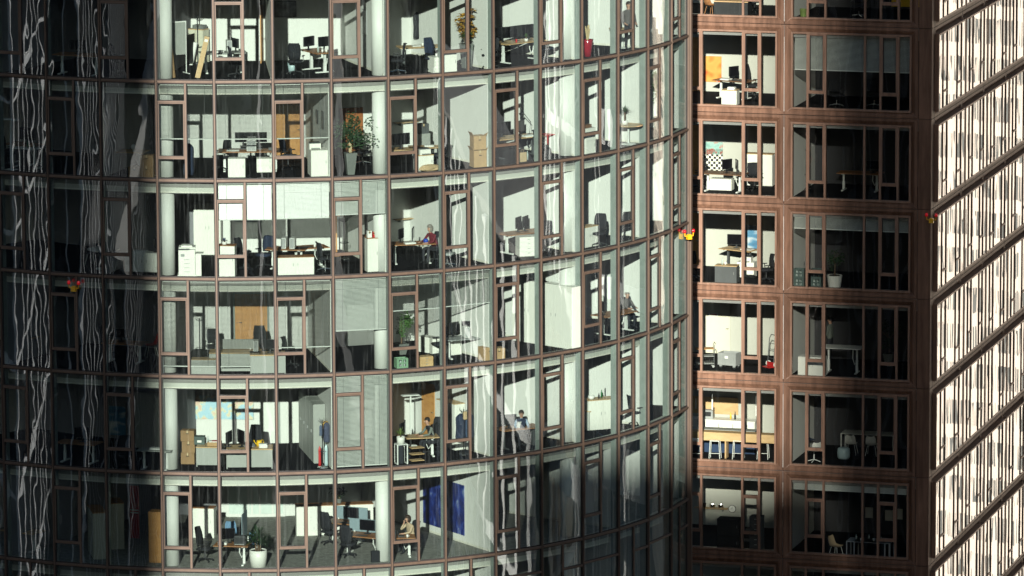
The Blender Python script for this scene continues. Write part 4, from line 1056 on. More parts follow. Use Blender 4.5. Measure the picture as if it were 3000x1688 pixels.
def face_and_hair(o, hy, hz, hair, long_hair=False, bald=False, glasses=False):
    f = MB(); f.poly([(-.018, hy - .092, hz - .03), (.018, hy - .092, hz - .03), (0, hy - .125, hz - .028), (0, hy - .092, hz + .025)], [(0, 1, 2), (0, 2, 3), (1, 3, 2)], 'skin')
    P('nose', f, o)
    P('eye', MB().box(-.045, -.02, hy - .099, hy - .09, hz + .012, hz + .024, 'hair_dark').box(.02, .045, hy - .099, hy - .09, hz + .012, hz + .024, 'hair_dark'), o)
    P('mouth', MB().box(-.025, .025, hy - .097, hy - .088, hz - .064, hz - .056, 'sweater_red'), o)
    for s in (-1, 1): P('ear', MB().box(s * .088 - .008, s * .088 + .008, hy - .005, hy + .03, hz - .03, hz + .03, 'skin'), o)
    h = MB(); n = 14; vs = []; fs = []
    rows = [(1.0, -.02), (1.06, .04), (.98, .09), (.70, .13), (.25, .148)] if not bald else [(1.0, -.03), (1.03, .02), (.98, .05)]
    for (r, z) in rows:
        for j in range(n):
            t = PI * 2 * j / n; back = math.sin(t); zz = z
            if back < -.2 and not bald: zz = max(z, .055)
            rr = r * (1 if back > -.2 else .98)
            if bald and back < .1: rr *= .8
            vs.append((.098 * rr * math.cos(t), hy + .012 + .108 * rr * math.sin(t), hz + zz))
    for i in range(len(rows) - 1):
        for j in range(n): fs.append((i * n + j, i * n + (j + 1) % n, (i + 1) * n + (j + 1) % n, (i + 1) * n + j))
    if not bald: fs.append(tuple((len(rows) - 1) * n + j for j in range(n)))
    h.poly(vs, fs, hair or 'hair_dark')
    if long_hair:
        h.lathe([(.05, -.16), (.095, -.10), (.108, 0), (.09, .08)], hair, 14, 0, hy + .045); ofs = len(h.v) - 56
        for q in range(ofs, len(h.v)): h.v[q] = (h.v[q][0], h.v[q][1], h.v[q][2] + hz)
    P('hair', h, o, True)
    if glasses: P('glasses', MB().box(-.075, .075, hy - .108, hy - .1, hz + .03, hz + .036, 'black_plastic').box(-.07, -.012, hy - .107, hy - .102, hz - .005, hz + .001, 'black_plastic').box(.012, .07, hy - .107, hy - .102, hz - .005, hz + .001, 'black_plastic').box(-.082, -.076, hy - .105, hy + .01, hz + .02, hz + .03, 'black_plastic').box(.076, .082, hy - .105, hy + .01, hz + .02, hz + .03, 'black_plastic'), o)
def standing(shirt, hair, trousers='trousers', bald=False):
    J = [(0, 0, .93), (0, -.01, 1.15), (0, -.01, 1.38), (0, 0, 1.49), (0, -.01, 1.55), (0, -.02, 1.63), (0, -.02, 1.70)]
    E_ = [(0, 1), (1, 2), (2, 3), (3, 4), (4, 5), (5, 6)]; Rr = [(.17, .13), (.155, .115), (.17, .115), (.06, .06), (.058, .062), (.088, .098), (.07, .08)]
    for s in (-1, 1):
        b = len(J); J += [(s * .2, -.01, 1.40), (s * .26, -.02, 1.12), (s * .22, -.18, .98), (s * .2, -.25, .95)]; Rr += [.062, .045, .03, (.038, .022)]; E_ += [(2, b), (b, b + 1), (b + 1, b + 2), (b + 2, b + 3)]
        for dx in (-.03, -.01, .012, .032): J.append((s * .2 + dx, -.33 + abs(dx) * .3, .94)); Rr.append(.009); E_.append((b + 3, len(J) - 1))
        J.append((s * .155, -.28, .96)); Rr.append(.01); E_.append((b + 3, len(J) - 1))
    for s in (-1, 1):
        b = len(J); J += [(s * .1, 0, .86), (s * .11, -.01, .48), (s * .11, .01, .10), (s * .12, -.14, .035)]; Rr += [.09, .06, .04, (.04, .03)]; E_ += [(0, b), (b, b + 1), (b + 1, b + 2), (b + 2, b + 3)]
    zones = [(lambda c: c.z > 1.49 and abs(c.x) < .13, 'skin'), (lambda c: c.y < -.17 and .8 < c.z < 1.1, 'skin'), (lambda c: c.z < .1, 'black_plastic'), (lambda c: c.z < .92, trousers), (lambda c: True, shirt)]
    o = person(J, E_, Rr, zones); face_and_hair(o, -.02, 1.65, hair, bald=bald); return o
# ------------------------------------------------------------------ placing things
def theta_at(p): return math.atan2(p.x - CX, CY - p.y)
def setpos(o, p, rz, label, cat, group=None):
    o.location = p; o.rotation_euler = (0, 0, rz); tag(o, label, cat, group); return o
CL = []
def T_(o, k, z, x, y, label, cat, h=0.0, r=0, group=None, lift=0.0):
    """tower: stand o on the floor of storey k at the place under pixel (x, y) of a point h above the floor"""
    p = on_z(z, x, y, FLOOR(k) + h); p.z = FLOOR(k) + lift
    q = p - Vector((CX, CY, p.z)); q.z = 0
    if q.length < RT - DEPTH[k] + .42:      # the pixel's floor point lies beyond the back wall: stand it against that wall
        p = back_hit(k, z, x, y, .42); p.z = FLOOR(k) + lift; CL.append((label, round(RT - q.length, 1))); q = p - Vector((CX, CY, p.z)); q.z = 0
    if q.length > RT - .5: q = q.normalized() * (RT - .5); p = Vector((CX + q.x, CY + q.y, p.z))
    return setpos(o, p, theta_at(p) + R_(r), label, cat, group)
def ON(base, o, dx, dy, z, label, cat, r=0, group=None):
    """stand o on another thing, offset in that thing's own axes"""
    rz = base.rotation_euler.z; c, s = math.cos(rz), math.sin(rz)
    p = base.location + Vector((c * dx - s * dy, s * dx + c * dy, z + .001))
    return setpos(o, p, rz + R_(r), label, cat, group)
def back_hit(k, z, x, y, off=0.0):
    d = ray(z, x, y); r = RT - DEPTH[k] + off
    a = d.x ** 2 + d.y ** 2; b = -2 * (d.x * CX + d.y * CY); c = CX ** 2 + CY ** 2 - r * r
    t = (-b - math.sqrt(b * b - 4 * a * c)) / (2 * a); return d * t
def BACK(o, k, z, x, y, label, cat, off=.03):
    p = back_hit(k, z, x, y, off); return setpos(o, p, theta_at(p), label, cat)
def wall_hit(i, z, x, y, off=.06):
    t = th(i); n = Vector((math.cos(t), math.sin(t), 0)); p0 = pol(t, RT) - n * off
    return on_plane(z, x, y, p0, n)
def WALL(o, i, z, x, y, label, cat, off=.065):
    p = wall_hit(i, z, x, y, off); return setpos(o, p, th(i) - PI / 2, label, cat)   # faces left
def door_back(k, z, x, w=.9, m='door_wood', hand=1):
    p = back_hit(k, z, x, 0, .02) if False else None
    ox, oy, s = ZONES[z]
    yy = (zl_px(k, ox + x / s) - oy) * s
    p = back_hit(k, z, x, yy, .0); p.z = FLOOR(k)
    M = Matrix.Translation(p) @ Matrix.Rotation(theta_at(p), 4, 'Z')
    d = keep(tpart('door', MB().box(-w / 2, w / 2, -.05, -.015, 0, 2.1, m).mesh('door'), M), M)
    tpart('door_frame', MB().box(-w / 2 - .07, -w / 2 - .004, -.06, .0, 0, 2.17, 'fin_grey').box(w / 2 + .004, w / 2 + .07, -.06, .0, 0, 2.17, 'fin_grey').box(-w / 2 - .004, w / 2 + .004, -.06, 0, 2.104, 2.17, 'fin_grey').mesh('door_frame'), M, d)
    tpart('handle', MB().box(hand * (w / 2 - .16), hand * (w / 2 - .16) + .11, -.10, -.085, 1.03, 1.05, 'chrome').box(hand * (w / 2 - .08) - .01, hand * (w / 2 - .08) + .01, -.10, -.051, 1.02, 1.06, 'chrome').mesh('handle'), M, d)
    return d
def zl_px(k, px): return 236 + 290 * k - 25
def door_wall(k, i, z, x, y, w=.9, m='door_wood'):
    p = wall_hit(i, z, x, y, .0); p.z = FLOOR(k); M = Matrix.Translation(p) @ Matrix.Rotation(th(i) - PI / 2, 4, 'Z')
    d = keep(tpart('door', MB().box(-w / 2, w / 2, -.09, -.062, 0, 2.1, m).mesh('door'), M), M)
    tpart('handle', MB().box(w / 2 - .16, w / 2 - .05, -.14, -.125, 1.03, 1.05, 'chrome').box(w / 2 - .08, w / 2 - .06, -.14, -.09, 1.02, 1.06, 'chrome').mesh('handle'), M, d)
    return d
mat('blind_slat', (.55, .57, .54), .45, .05); mat('blind_dark', (.13, .14, .135), .5, .05); mat('blind_white', (.88, .88, .86), .35, .02)
def slats(x0, x1, z0, z1, y, mt, tilt, step=.045):
    m = MB(); n = int((z1 - z0) / step); c, s = math.cos(R_(tilt)) * .018, math.sin(R_(tilt)) * .018
    for j in range(n):
        z = z0 + .02 + j * step
        vs = [(x0, y - c, z - s), (x1, y - c, z - s), (x1, y + c, z + s), (x0, y + c, z + s)]
        t = .0012; vs += [(a, b, q + t) for a, b, q in vs]
        m.poly(vs, [(0, 1, 2, 3), (7, 6, 5, 4), (0, 4, 5, 1), (2, 6, 7, 3)], mt)
    return m
def blind(k, b, zb, mt='blind_slat', tilt=25, x0=None, x1=None):
    x0 = -HW + .05 if x0 is None else x0; x1 = HW - .05 if x1 is None else x1
    M = bayM(b, zl(k)); o = keep(tpart('window_blind', MB().box(x0, x1, .13, .19, FH - .16, FH - .09, 'blind_slat').mesh('window_blind'), M), M)
    sl2 = tpart('slat_stack', slats(x0, x1, zb, FH - .16, .16, mt, tilt).mesh('slat_stack'), M, o); sl2['kind'] = 'stuff'
    tpart('bottom_rail', MB().box(x0, x1, .145, .175, zb - .02, zb + .015, 'blind_slat').mesh('bottom_rail'), M, o)
    c = MB()
    for q in (.15, .85): xx = x0 + (x1 - x0) * q; c.box(xx - .004, xx + .004, .140, .142, zb, FH - .16, 'dark_grey')
    tpart('lift_cord', c.mesh('lift_cord'), M, o)
for b in (2, 3, 4): blind(1, b, 1.49, 'blind_dark', 4)
blind(2, 3, 2.14, 'blind_white', 72); blind(2, 4, 2.16, 'blind_white', 66); blind(2, 5, 2.24, 'blind_slat', 50)
for b in (2, 3): blind(3, b, .34, 'blind_dark', 3)
blind(3, 4, 1.02, 'blind_dark', 4); blind(3, 5, 1.57, 'blind_slat', 40); blind(3, 6, 2.2, 'blind_dark', 6); blind(3, 7, 2.22, 'blind_dark', 6)
blind(4, 5, .14, 'blind_slat', 38)

# =============================== storey 0 (top) ===============================
d0 = T_(desk(1.8, .8), 0, 'Z1', 600, 410, 'wood topped desk in the dark room at the top left of the tower', 'desk', h=.74)
ON(d0, monitor(.6, .36), -.1, .1, .74, 'black monitor on the desk in the dark top left room', 'monitor', 10)
T_(chair(), 0, 'Z1', 900, 520, 'black office chair in the dark top storey room, left of the column', 'chair', h=.2, r=120)
t = T_(tube_roll(1.35, .075), 0, 'Z1', 1316, 588, 'brown cardboard tube leaning on the round column of the top storey', 'tube'); t.rotation_euler = (0, R_(-5), 0)
T_(board_stand(), 0, 'Z1', 1352, 560, 'pinboard on a tall white tubular stand beside the column, top storey', 'pinboard', r=35)
t = T_(MB().box(-.09, .09, -.05, .05, 0, 1.55, 'light_wood').box(-.06, .06, -.052, -.05, 1.35, 1.45, 'paper').build('long_carton'), 0, 'Z1', 1497, 590, 'long narrow tan carton leaning at an angle, top storey', 'carton'); t.rotation_euler = (0, R_(14), th(3))
T_(coat_stand(1.8), 0, 'Z1', 1500, 480, 'bare black coat stand behind the leaning long carton, top storey', 'coat stand')
t = T_(tube_roll(.85, .08, 'paper'), 0, 'Z1', 1448, 492, 'white roll leaning beside the black coat stand, top storey', 'roll'); t.rotation_euler = (0, R_(12), 0)
cb = T_(cabinet(.62, .45, 1.25, 'cabinet_cream', 'light_wood'), 0, 'Z1', 1508, 445, 'pale cupboard with a wooden top behind the coat stand, top storey', 'cupboard', r=-20)
ON(cb, carton(.45, .3, .14, 'planter_grey'), .05, 0, 1.25, 'flat grey box on top of the pale cupboard, top storey', 'box')
d1 = T_(desk(1.7, .8, top='cabinet_grey'), 0, 'Z1', 1690, 395, 'white desk strewn with cables behind the top storey opening window', 'desk', h=.74, r=12)
ON(d1, monitor(.55, .34), .45, .1, .74, 'thin black monitor at the right end of the cable strewn desk', 'monitor', -70)
ON(d1, pc_tower(), .25, .25, .74, 'white computer case standing on the cable strewn desk', 'computer')
ON(d1, papers(.4, .3, .06), -.2, -.05, .74, 'loose white papers on the cable strewn desk', 'papers')
T_(chair(), 0, 'Z1', 1795, 560, 'black swivel chair by the sash of the top storey, left of the open door', 'chair', h=.1, r=100)
# open door edge-on
M = Matrix.Translation(on_z('Z1', 1988, 470, FLOOR(0))) @ Matrix.Rotation(R_(86), 4, 'Z')
dd = keep(tpart('door', MB().box(-.45, .45, -.02, .02, .0, 2.1, 'door_wood').mesh('door'), M), M); tpart('handle', MB().box(-.4, -.28, -.09, -.075, 1.0, 1.02, 'chrome').box(-.4, -.28, .075, .09, 1.0, 1.02, 'chrome').box(-.36, -.34, -.075, .075, 1.0, 1.02, 'chrome').mesh('handle'), M, dd)
BACK(picture(.75, .55, 'print_grey'), 0, 'Z2', 1130, 70, 'small dark framed picture on the back wall, top storey', 'picture')
ch = T_(chair(high=1.15), 0, 'Z2', 1205, 565, 'tall black office chair seen from behind at the wooden desk, top storey', 'chair', r=165)
d2 = T_(desk(1.5, .85), 0, 'Z2', 1375, 385, 'brown wooden desk with cups and two monitors, top storey', 'desk', h=.74, r=-72)
ON(d2, monitor(.56, .36), -.35, -.18, .74, 'black monitor behind the tall chair on the desk with cups', 'monitor', 110)
ON(d2, monitor(.56, .36), .0, .28, .74, 'angled black monitor at the right of the desk with cups', 'monitor', 100)
for j, (a, b) in enumerate(((.45, -.05), (.52, .08), (.38, .12))): ON(d2, mug(), a, b, .74, ('nearest', 'rightmost', 'rearmost')[j] + ' of three white cups on the brown desk, top storey', 'cup')
ON(d2, bottle('clear_bottle'), .4, -.2, .74, 'clear bottle beside the white cups, top storey', 'bottle')
T_(MB().lathe([(.13, 0), (.17, .38), (.15, .38), (.12, .02)], 'bin_blue', 18).build('waste_bin', None, True), 0, 'Z2', 1180, 552, 'pale blue waste bin behind the tall black chair, top storey', 'waste bin')
door_wall(0, 6, 'Z2', 1505, 300)
WALL(picture(.5, .85, 'print_plan', 'grey_plastic'), 6, 'Z2', 1728, 165, 'hanging white chart on the side wall beside the column, top storey', 'chart')
d3 = T_(desk(1.6, .8, top='light_wood', leg='dark_grey'), 0, 'Z3', 330, 350, 'light wood desk with papers left of the orange plant, top storey', 'desk', h=.74, r=-12)
ON(d3, papers(.32, .24, .03), -.1, 0, .74, 'papers on the light wood desk left of the orange plant', 'papers'); ON(d3, mug(), .15, .05, .74, 'white mug on the light wood desk left of the orange plant', 'mug')
T_(chair(base='chrome'), 0, 'Z3', 165, 540, 'black chair with chrome star base right of the column, top storey', 'chair', h=.08, r=-110)
c2 = T_(chair('navy_fabric', high=1.2), 0, 'Z3', 440, 480, 'dark blue chair pushed behind the light wood desk, top storey', 'chair', h=.3, r=20)
cs = T_(coat_stand(1.75), 0, 'Z3', 345, 390, 'coat stand hung with black coats, top storey, left of the orange plant', 'coat stand')
ON(cs, garment('black_fabric', .32, 1.0, .2, 1), -.2, -.05, .62, 'long black coat hanging on the left of the top storey stand', 'coat'); ON(cs, garment('navy_fabric', .34, .85, .2, 2), .18, -.06, .72, 'dark blue jacket hanging on the right of the top storey stand', 'jacket')
pd = T_(pedestal(), 0, 'Z3', 462, 548, 'white drawer unit with a mug on it, top storey, beside the sash', 'drawer unit', r=0); ON(pd, mug(), 0, 0, .58, 'white mug on the top storey drawer unit', 'mug')
T_(cabinet(.55, .5, .68, 'cabinet_white', None, 1, 1), 0, 'Z3', 556, 546, 'white cabinet under the top storey sash beside the drawer unit', 'cabinet')
T_(croton(), 0, 'Z3', 690, 515, 'tall plant with orange and red leaves in a grey planter, top storey', 'plant')
BACK(picture(.4, .5, 'print_poster', None), 0, 'Z3', 566, 105, 'small blue print on the back wall behind the orange plant', 'print')
d4 = T_(desk(2.0, .9, top='light_wood'), 0, 'Z3', 1090, 312, 'wood desk with a bank of dark monitors left of the third column, top storey', 'desk', h=.74)
for j, (a, lab) in enumerate(((-.65, 'left'), (-.02, 'middle'), (.6, 'right'))): ON(d4, monitor(.62, .42), a, .15, .74, lab + ' of three big dark monitors side by side, top storey', 'monitor', (-12, 6, -8)[j])
ON(d4, yucca('ceramic', .07, .1, ((0, 0, .05),), .22, 'leaf_mid', 24, .03, 'small_pot_plant'), .15, -.22, .74, 'small green pot plant before the bank of dark monitors', 'plant')
ON(d4, MB().lathe([(.03, 0), (.04, .12), (.035, .12), (.03, .02)], 'red', 10).build('pen_pot'), -.35, -.25, .74, 'red pen pot on the desk with the bank of monitors', 'pen pot')
T_(chair(), 0, 'Z3', 950, 470, 'black chair left of the monitor bank desk, top storey', 'chair', h=.3, r=-60); T_(chair('navy_fabric'), 0, 'Z3', 1290, 400, 'dark chair right of the monitor bank, top storey', 'chair', h=.3, r=70)
T_(vase_grass(), 0, 'Z3', 1608, 428, 'tall glossy red floor vase with dried grass, top storey', 'vase')
d5 = T_(round_table(.5, .74, 'light_wood'), 0, 'Z3', 1870, 212, 'round wood table beside the standing person, top storey', 'table', h=.74); ON(d5, mug(), -.1, .1, .74, 'white mug on the round table of the top storey', 'mug')
T_(standing('suit_grey', 'hair_brown'), 0, 'Z3', 1978, 375, 'person in a grey suit standing near the right end of the top storey', 'person', r=-35)
T_(cabinet(.8, .45, 1.0, 'dark_grey'), 0, 'Z3', 2085, 340, 'dark cabinet by the last windows at the right end of the top storey', 'cabinet')

# =============================== storey 1 ===============================
f0 = T_(frame_table(1.0, .5, .7), 1, 'Z1', 210, 1270, 'white framed side table at the far left, second storey', 'table')
ON(f0, bottle('green_bottle'), .05, -.05, .725, 'green bottle on the white framed side table', 'bottle'); ON(f0, bottle('clear_bottle', .2), .3, 0, .725, 'clear bottle on the white framed side table', 'bottle')
T_(floor_lamp(1.85), 1, 'Z1', 82, 1288, 'slim floor lamp with a flat head at the left edge, second storey', 'lamp')
dl = T_(desk(1.4, .8), 1, 'Z1', 180, 1090, 'desk with a dark monitor behind the white framed table', 'desk', h=.74); ON(dl, monitor(.7, .45), .1, .1, .74, 'large dark monitor above the white framed side table', 'monitor')
T_(chair(), 1, 'Z1', 60, 1200, 'black chair behind the slim floor lamp, second storey', 'chair', h=.3, r=100)
d6 = T_(desk(1.5, .8, top='light_wood'), 1, 'Z1', 960, 1135, 'sit-stand desk with a globe lamp left of the stacked cartons', 'desk', h=.78)
ON(d6, MB().lathe([(.05, 0), (.05, .02), (.02, .04), (.08, .10), (.1, .16), (.08, .23), (.03, .26)], 'ceramic', 16).build('globe_lamp', None, True), .3, -.1, .74, 'white globe lamp on the dim sit-stand desk', 'lamp')
b1 = T_(carton(.52, .4, .4, 'carton_dark'), 1, 'Z1', 1120, 1338, 'carton at the base of the stack beside the column, second storey', 'carton'); b2_ = T_(carton(.45, .38, .36, 'carton_dark'), 1, 'Z1', 1030, 1336, 'carton standing left of the carton stack, second storey', 'carton')
b3_ = ON(b1, carton(.5, .4, .4, 'carton_dark'), .0, 0, .402, 'upper carton of the stack beside the column, second storey', 'carton', 4)
T_(garment('navy_fabric', .42, 1.15, .3, 5), 1, 'Z1', 1435, 1325, 'dark coat draped over a chair beside the second storey column', 'coat')
d7 = T_(desk(2.3, .95), 1, 'Z2', 860, 1138, 'wide wooden desk under the lowered blinds, second storey', 'desk', h=.74)
for a, lab in ((-.25, 'left'), (.32, 'right')): ON(d7, monitor(.6, .36), a, .2, .74 + .12, lab + ' black monitor on the wide desk under the blinds', 'monitor')
ON(d7, MB().box(-.35, .45, .12, .3, 0, .118, 'black_plastic').build('monitor_riser'), 0, 0, .74, 'black riser under the two monitors on the wide desk', 'riser')
for a, lab in ((-.02, 'left'), (.14, 'right')): ON(d7, pc_tower(), a, -.15, .74, lab + ' of two white computer cases on the wide desk', 'computer', group=None)
ON(d7, papers(.45, .3, .02), -.62, -.1, .74, 'white papers at the left end of the wide desk under the blinds', 'papers'); ON(d7, MB().box(-.12, .12, -.1, .1, 0, .1, 'dark_grey').box(-.1, .1, -.08, .08, .1, .12, 'black_plastic').build('telephone'), .8, .0, .74, 'dark telephone at the right end of the wide desk', 'telephone')
T_(cabinet(.62, .5, .68, 'cabinet_white', None, 1, 1), 1, 'Z2', 762, 1338, 'left white cabinet under the wide desk, second storey', 'cabinet'); T_(cabinet(.55, .5, .5, 'cabinet_white', None, 1, 2), 1, 'Z2', 968, 1300, 'right white cabinet under the wide desk, second storey', 'cabinet')
T_(chair(), 1, 'Z2', 640, 1290, 'black chair at the left of the wide desk under the blinds', 'chair', r=-60); T_(chair('navy_fabric'), 1, 'Z2', 1150, 1240, 'dark blue chair behind the sash right of the wide desk', 'chair', h=.2, r=60)
door_back(1, 'Z2', 1150, 1.0, 'door_wood')
wc = T_(cabinet(.62, .9, .95, 'cabinet_white', None, 1, 1), 1, 'Z2', 1375, 1325, 'white cabinet against the side wall left of the ficus', 'cabinet'); ON(wc, printer(), -.1, .1, .95, 'small printer on the white cabinet left of the ficus', 'printer')
WALL(picture(.3, .45, 'print_grey', 'black_plastic'), 5, 'Z2', 1368, 885, 'left of two dark pictures on the wall behind the blind', 'picture'); WALL(picture(.26, .6, 'print_grey', 'black_plastic'), 5, 'Z2', 1410, 910, 'right of two dark pictures on the wall behind the blind', 'picture')
T_(bush('planter_grey', .20, .80, .42, .62, 'leaf_dark', 900, .11, 'potted_ficus', seed=4), 1, 'Z2', 1622, 1322, 'large ficus with a twisted pale trunk in a tall grey planter', 'plant')
BACK(picture(.9, 1.9, 'print_rust', None), 1, 'Z2', 1630, 1010, 'orange brown panel on the back wall behind the ficus', 'panel')
T_(chair('black_fabric', base='chrome'), 1, 'Z2', 1712, 1240, 'black chair with chrome base between the ficus and the column', 'chair', h=.05, r=30)
T_(cabinet(1.0, .4, .8, 'cabinet_white'), 1, 'Z2', 1780, 965, 'white low cupboard far behind the column, second storey', 'cupboard', h=.8)
d8 = T_(desk(1.6, .8, top='light_wood', leg='grey_plastic'), 1, 'Z3', 205, 1128, 'desk with large angled monitors right of the second storey column', 'desk', h=.74, r=-15)
ON(d8, monitor(.75, .42), -.05, .05, .74, 'large angled dark monitor right of the second storey column', 'monitor', 25); ON(d8, monitor(.5, .34), -.45, .2, .74, 'smaller dark monitor at the left of the angled pair, second storey', 'monitor', -15)
d9 = T_(desk(1.3, .7, top='light_wood', leg='dark_grey'), 1, 'Z3', 385, 1110, 'second desk with a rucksack chair before the bright wall, second storey', 'desk', h=.74, r=-20); ON(d9, papers(.34, .26, .05), .1, 0, .74, 'pile of papers on the second desk before the bright wall', 'papers')
wall_sh = WALL(wall_shelf(1.0), 8, 'Z3', 250, 925, 'short wall shelf above the angled monitors, second storey', 'shelf') if False else BACK(wall_shelf(1.1), 1, 'Z3', 235, 920, 'short wall shelf above the angled monitors, second storey', 'shelf', 0.002)
cbx = T_(cabinet(.5, .4, 1.1, 'cabinet_grey', None, 1, 2), 1, 'Z3', 352, 1010, 'grey cabinet with a dark box against the back wall, second storey', 'cabinet', h=1.1); ON(cbx, carton(.42, .34, .36, 'dark_grey'), 0, 0, 1.1, 'dark box on the grey cabinet, second storey', 'box')
sh1 = T_(cabinet(.6, .45, .58, 'cabinet_white', 'light_wood', 1, 1), 1, 'Z3', 365, 1170, 'low cabinet carrying a white printer, second storey', 'cabinet', h=.58); ON(sh1, printer(), 0, 0, .58, 'white printer on the low cabinet, second storey', 'printer')
c3 = T_(chair('black_fabric', mesh_back=True), 1, 'Z3', 485, 1230, 'black chair with open armrests before the bright side wall, second storey', 'chair', h=.2, r=-100)
T_(sack(), 1, 'Z3', 415, 1296, 'crumpled brown paper sack on the floor, second storey', 'sack')
tb = T_(carton(.5, .45, .62, 'carton', True), 1, 'Z3', 778, 1262, 'lower of two tall cartons stacked by the window, second storey', 'carton', r=-10); ON(tb, carton(.48, .44, .5, 'carton', True), 0, 0, .65, 'upper of two tall cartons with open flaps by the window', 'carton', -2)
d10 = T_(desk(2.0, .9, top='light_wood', leg='dark_grey'), 1, 'Z3', 1060, 1035, 'long cluttered desk left of the third column, second storey', 'desk', h=.74, r=-8)
ON(d10, monitor(.7, .42), -.45, .2, .74, 'wide dark monitor at the left of the long cluttered desk', 'monitor', -10); ON(d10, monitor(.5, .42), .3, .1, .74, 'square black monitor on the long cluttered desk', 'monitor', 25); ON(d10, desk_lamp(), .75, .2, .74, 'black jointed desk lamp on the long cluttered desk', 'lamp', 15); ON(d10, papers(.5, .3, .05), .45, -.25, .74, 'scattered papers on the long cluttered desk', 'papers')
T_(chair('black_fabric'), 1, 'Z3', 1260, 1150, 'black mesh chair behind the long desk beside the third column', 'chair', h=.3, r=40)
T_(frame_table(.7, .5, .7, 'red'), 1, 'Z3', 1318, 1160, 'thin red framed table just left of the third column', 'table'); T_(bag('kraft'), 1, 'Z3', 1113, 1225, 'brown paper carrier bag under the long desk, second storey', 'bag'); T_(bottle('clear_bottle', .34), 1, 'Z3', 1152, 1212, 'plastic bottle beside the paper carrier bag', 'bottle'); T_(rucksack(), 1, 'Z3', 1300, 1200, 'black rucksack on the floor beside the third column, second storey', 'rucksack')
door_back(1, 'Z3', 1105, .95, 'door_wood')
wb = T_(cabinet(.55, .45, .95, 'cabinet_white', 'cabinet_white', 1, 2), 1, 'Z3', 1605, 1160, 'white cabinet with a stack of dark books right of the third column', 'cabinet'); ON(wb, papers(.34, .26, .12, 'walnut'), 0, 0, .95, 'stack of dark books on the white cabinet, second storey', 'books')
rt = T_(round_table(.55, .74, 'light_wood'), 1, 'Z3', 1920, 945, 'round table with a spiky plant near the right end, second storey', 'table', h=.74); ON(rt, yucca('ceramic', .12, .16, ((0, 0, .3),), .42, 'leaf_dark', 40, .035, 'spiky_plant', seed=8), -.1, .1, .74, 'spiky plant on the round table, second storey', 'plant')
T_(bush('planter_grey', .16, .5, 1.0, .5, 'leaf_mid', 500, .12, 'slender_tree', False, seed=9), 1, 'Z3', 2140, 985, 'slender green tree by the last windows on the right, second storey', 'plant')

# =============================== storey 2 ===============================
rt2 = T_(round_table(.6), 2, 'Z5', 735, 645, 'round white meeting table in the dim room, third storey', 'table')
T_(shell_chair('navy_fabric'), 2, 'Z5', 660, 600, 'dark chair left of the round white meeting table', 'chair', h=.1, r=-100); T_(shell_chair('planter_white'), 2, 'Z5', 800, 560, 'white shell chair behind the round meeting table', 'chair', h=.2, r=0); T_(shell_chair('blue_fabric'), 2, 'Z5', 860, 640, 'dark blue chair right of the round meeting table', 'chair', h=.1, r=100)
lw = T_(cabinet(1.5, .5, .7, 'cabinet_white', None, 2, 1), 2, 'Z5', 1035, 662, 'low white cupboard with a desk top left of the third storey column', 'cupboard'); ON(lw, monitor(.5, .34), .35, .1, .7, 'small dark monitor on the low white cupboard', 'monitor', -60); ON(lw, papers(.5, .3, .05), -.2, 0, .7, 'papers on the low white cupboard left of the column', 'papers')
T_(copier(), 2, 'Z5', 1325, 690, 'large white photocopier beside the column, third storey', 'photocopier', r=8)
T_(cabinet(1.0, .45, 1.95, 'cabinet_white', None, 2, 1), 2, 'Z5', 1475, 528, 'tall white cupboard on the back wall behind the photocopier', 'cupboard', r=0); 
cc = T_(cabinet(.62, .45, 1.15, 'cabinet_white', 'desk_wood', 1, 1), 2, 'Z6', 640, 705, 'white cabinet with a brown top at the third storey sash', 'cabinet', r=-6); ON(cc, yucca('ceramic', .09, .1, ((0, 0, .02),), .18, 'clothes_plaid', 30, .06, 'dried_bouquet', seed=15), -.1, 0, 1.15, 'little dried bouquet on the brown topped white cabinet', 'bouquet')
T_(chair('black_fabric', 1.15), 2, 'Z6', 760, 640, 'black chair between the brown topped cabinet and the low sideboard', 'chair', h=.1, r=60); T_(chair('navy_fabric', 1.1), 2, 'Z6', 905, 620, 'dark chair in shade under the bright blinds, third storey', 'chair', h=.1, r=-40)
d11 = T_(desk(1.5, .8), 2, 'Z6', 1065, 500, 'left of two wooden desks behind the low white sideboard', 'desk', h=.74, r=-15); d12 = T_(desk(1.4, .8), 2, 'Z6', 1215, 490, 'right of two wooden desks behind the low white sideboard', 'desk', h=.74, r=10)
for a, lab in ((-.1, 'left'), (.22, 'right')): ON(d11, pc_tower(), a, 0, .74, lab + ' white computer case on the left wooden desk, third storey', 'computer')
ON(d12, mug(), .2, -.15, .74, 'white mug on the right wooden desk, third storey', 'mug'); ON(d12, keyboard(), -.1, -.1, .74, 'black keyboard on the right wooden desk, third storey', 'keyboard')
T_(cabinet(1.35, .5, .66, 'cabinet_white', 'desk_wood', 2, 1), 2, 'Z6', 1122, 682, 'low white sideboard with a brown top under the bright blinds', 'sideboard')
T_(chair(base='chrome'), 2, 'Z6', 1335, 655, 'black chair right of the low white sideboard, third storey', 'chair', h=.05, r=100)
cs2 = T_(coat_stand(1.5, 'black_plastic'), 2, 'Z6', 1470, 560, 'dark coat stand against the side wall, third storey', 'coat stand', h=.1)
T_(floor_lamp(1.5, 'door_wood'), 2, 'Z6', 1415, 545, 'slim wooden floor lamp beside the dark coat stand', 'lamp', h=.05)
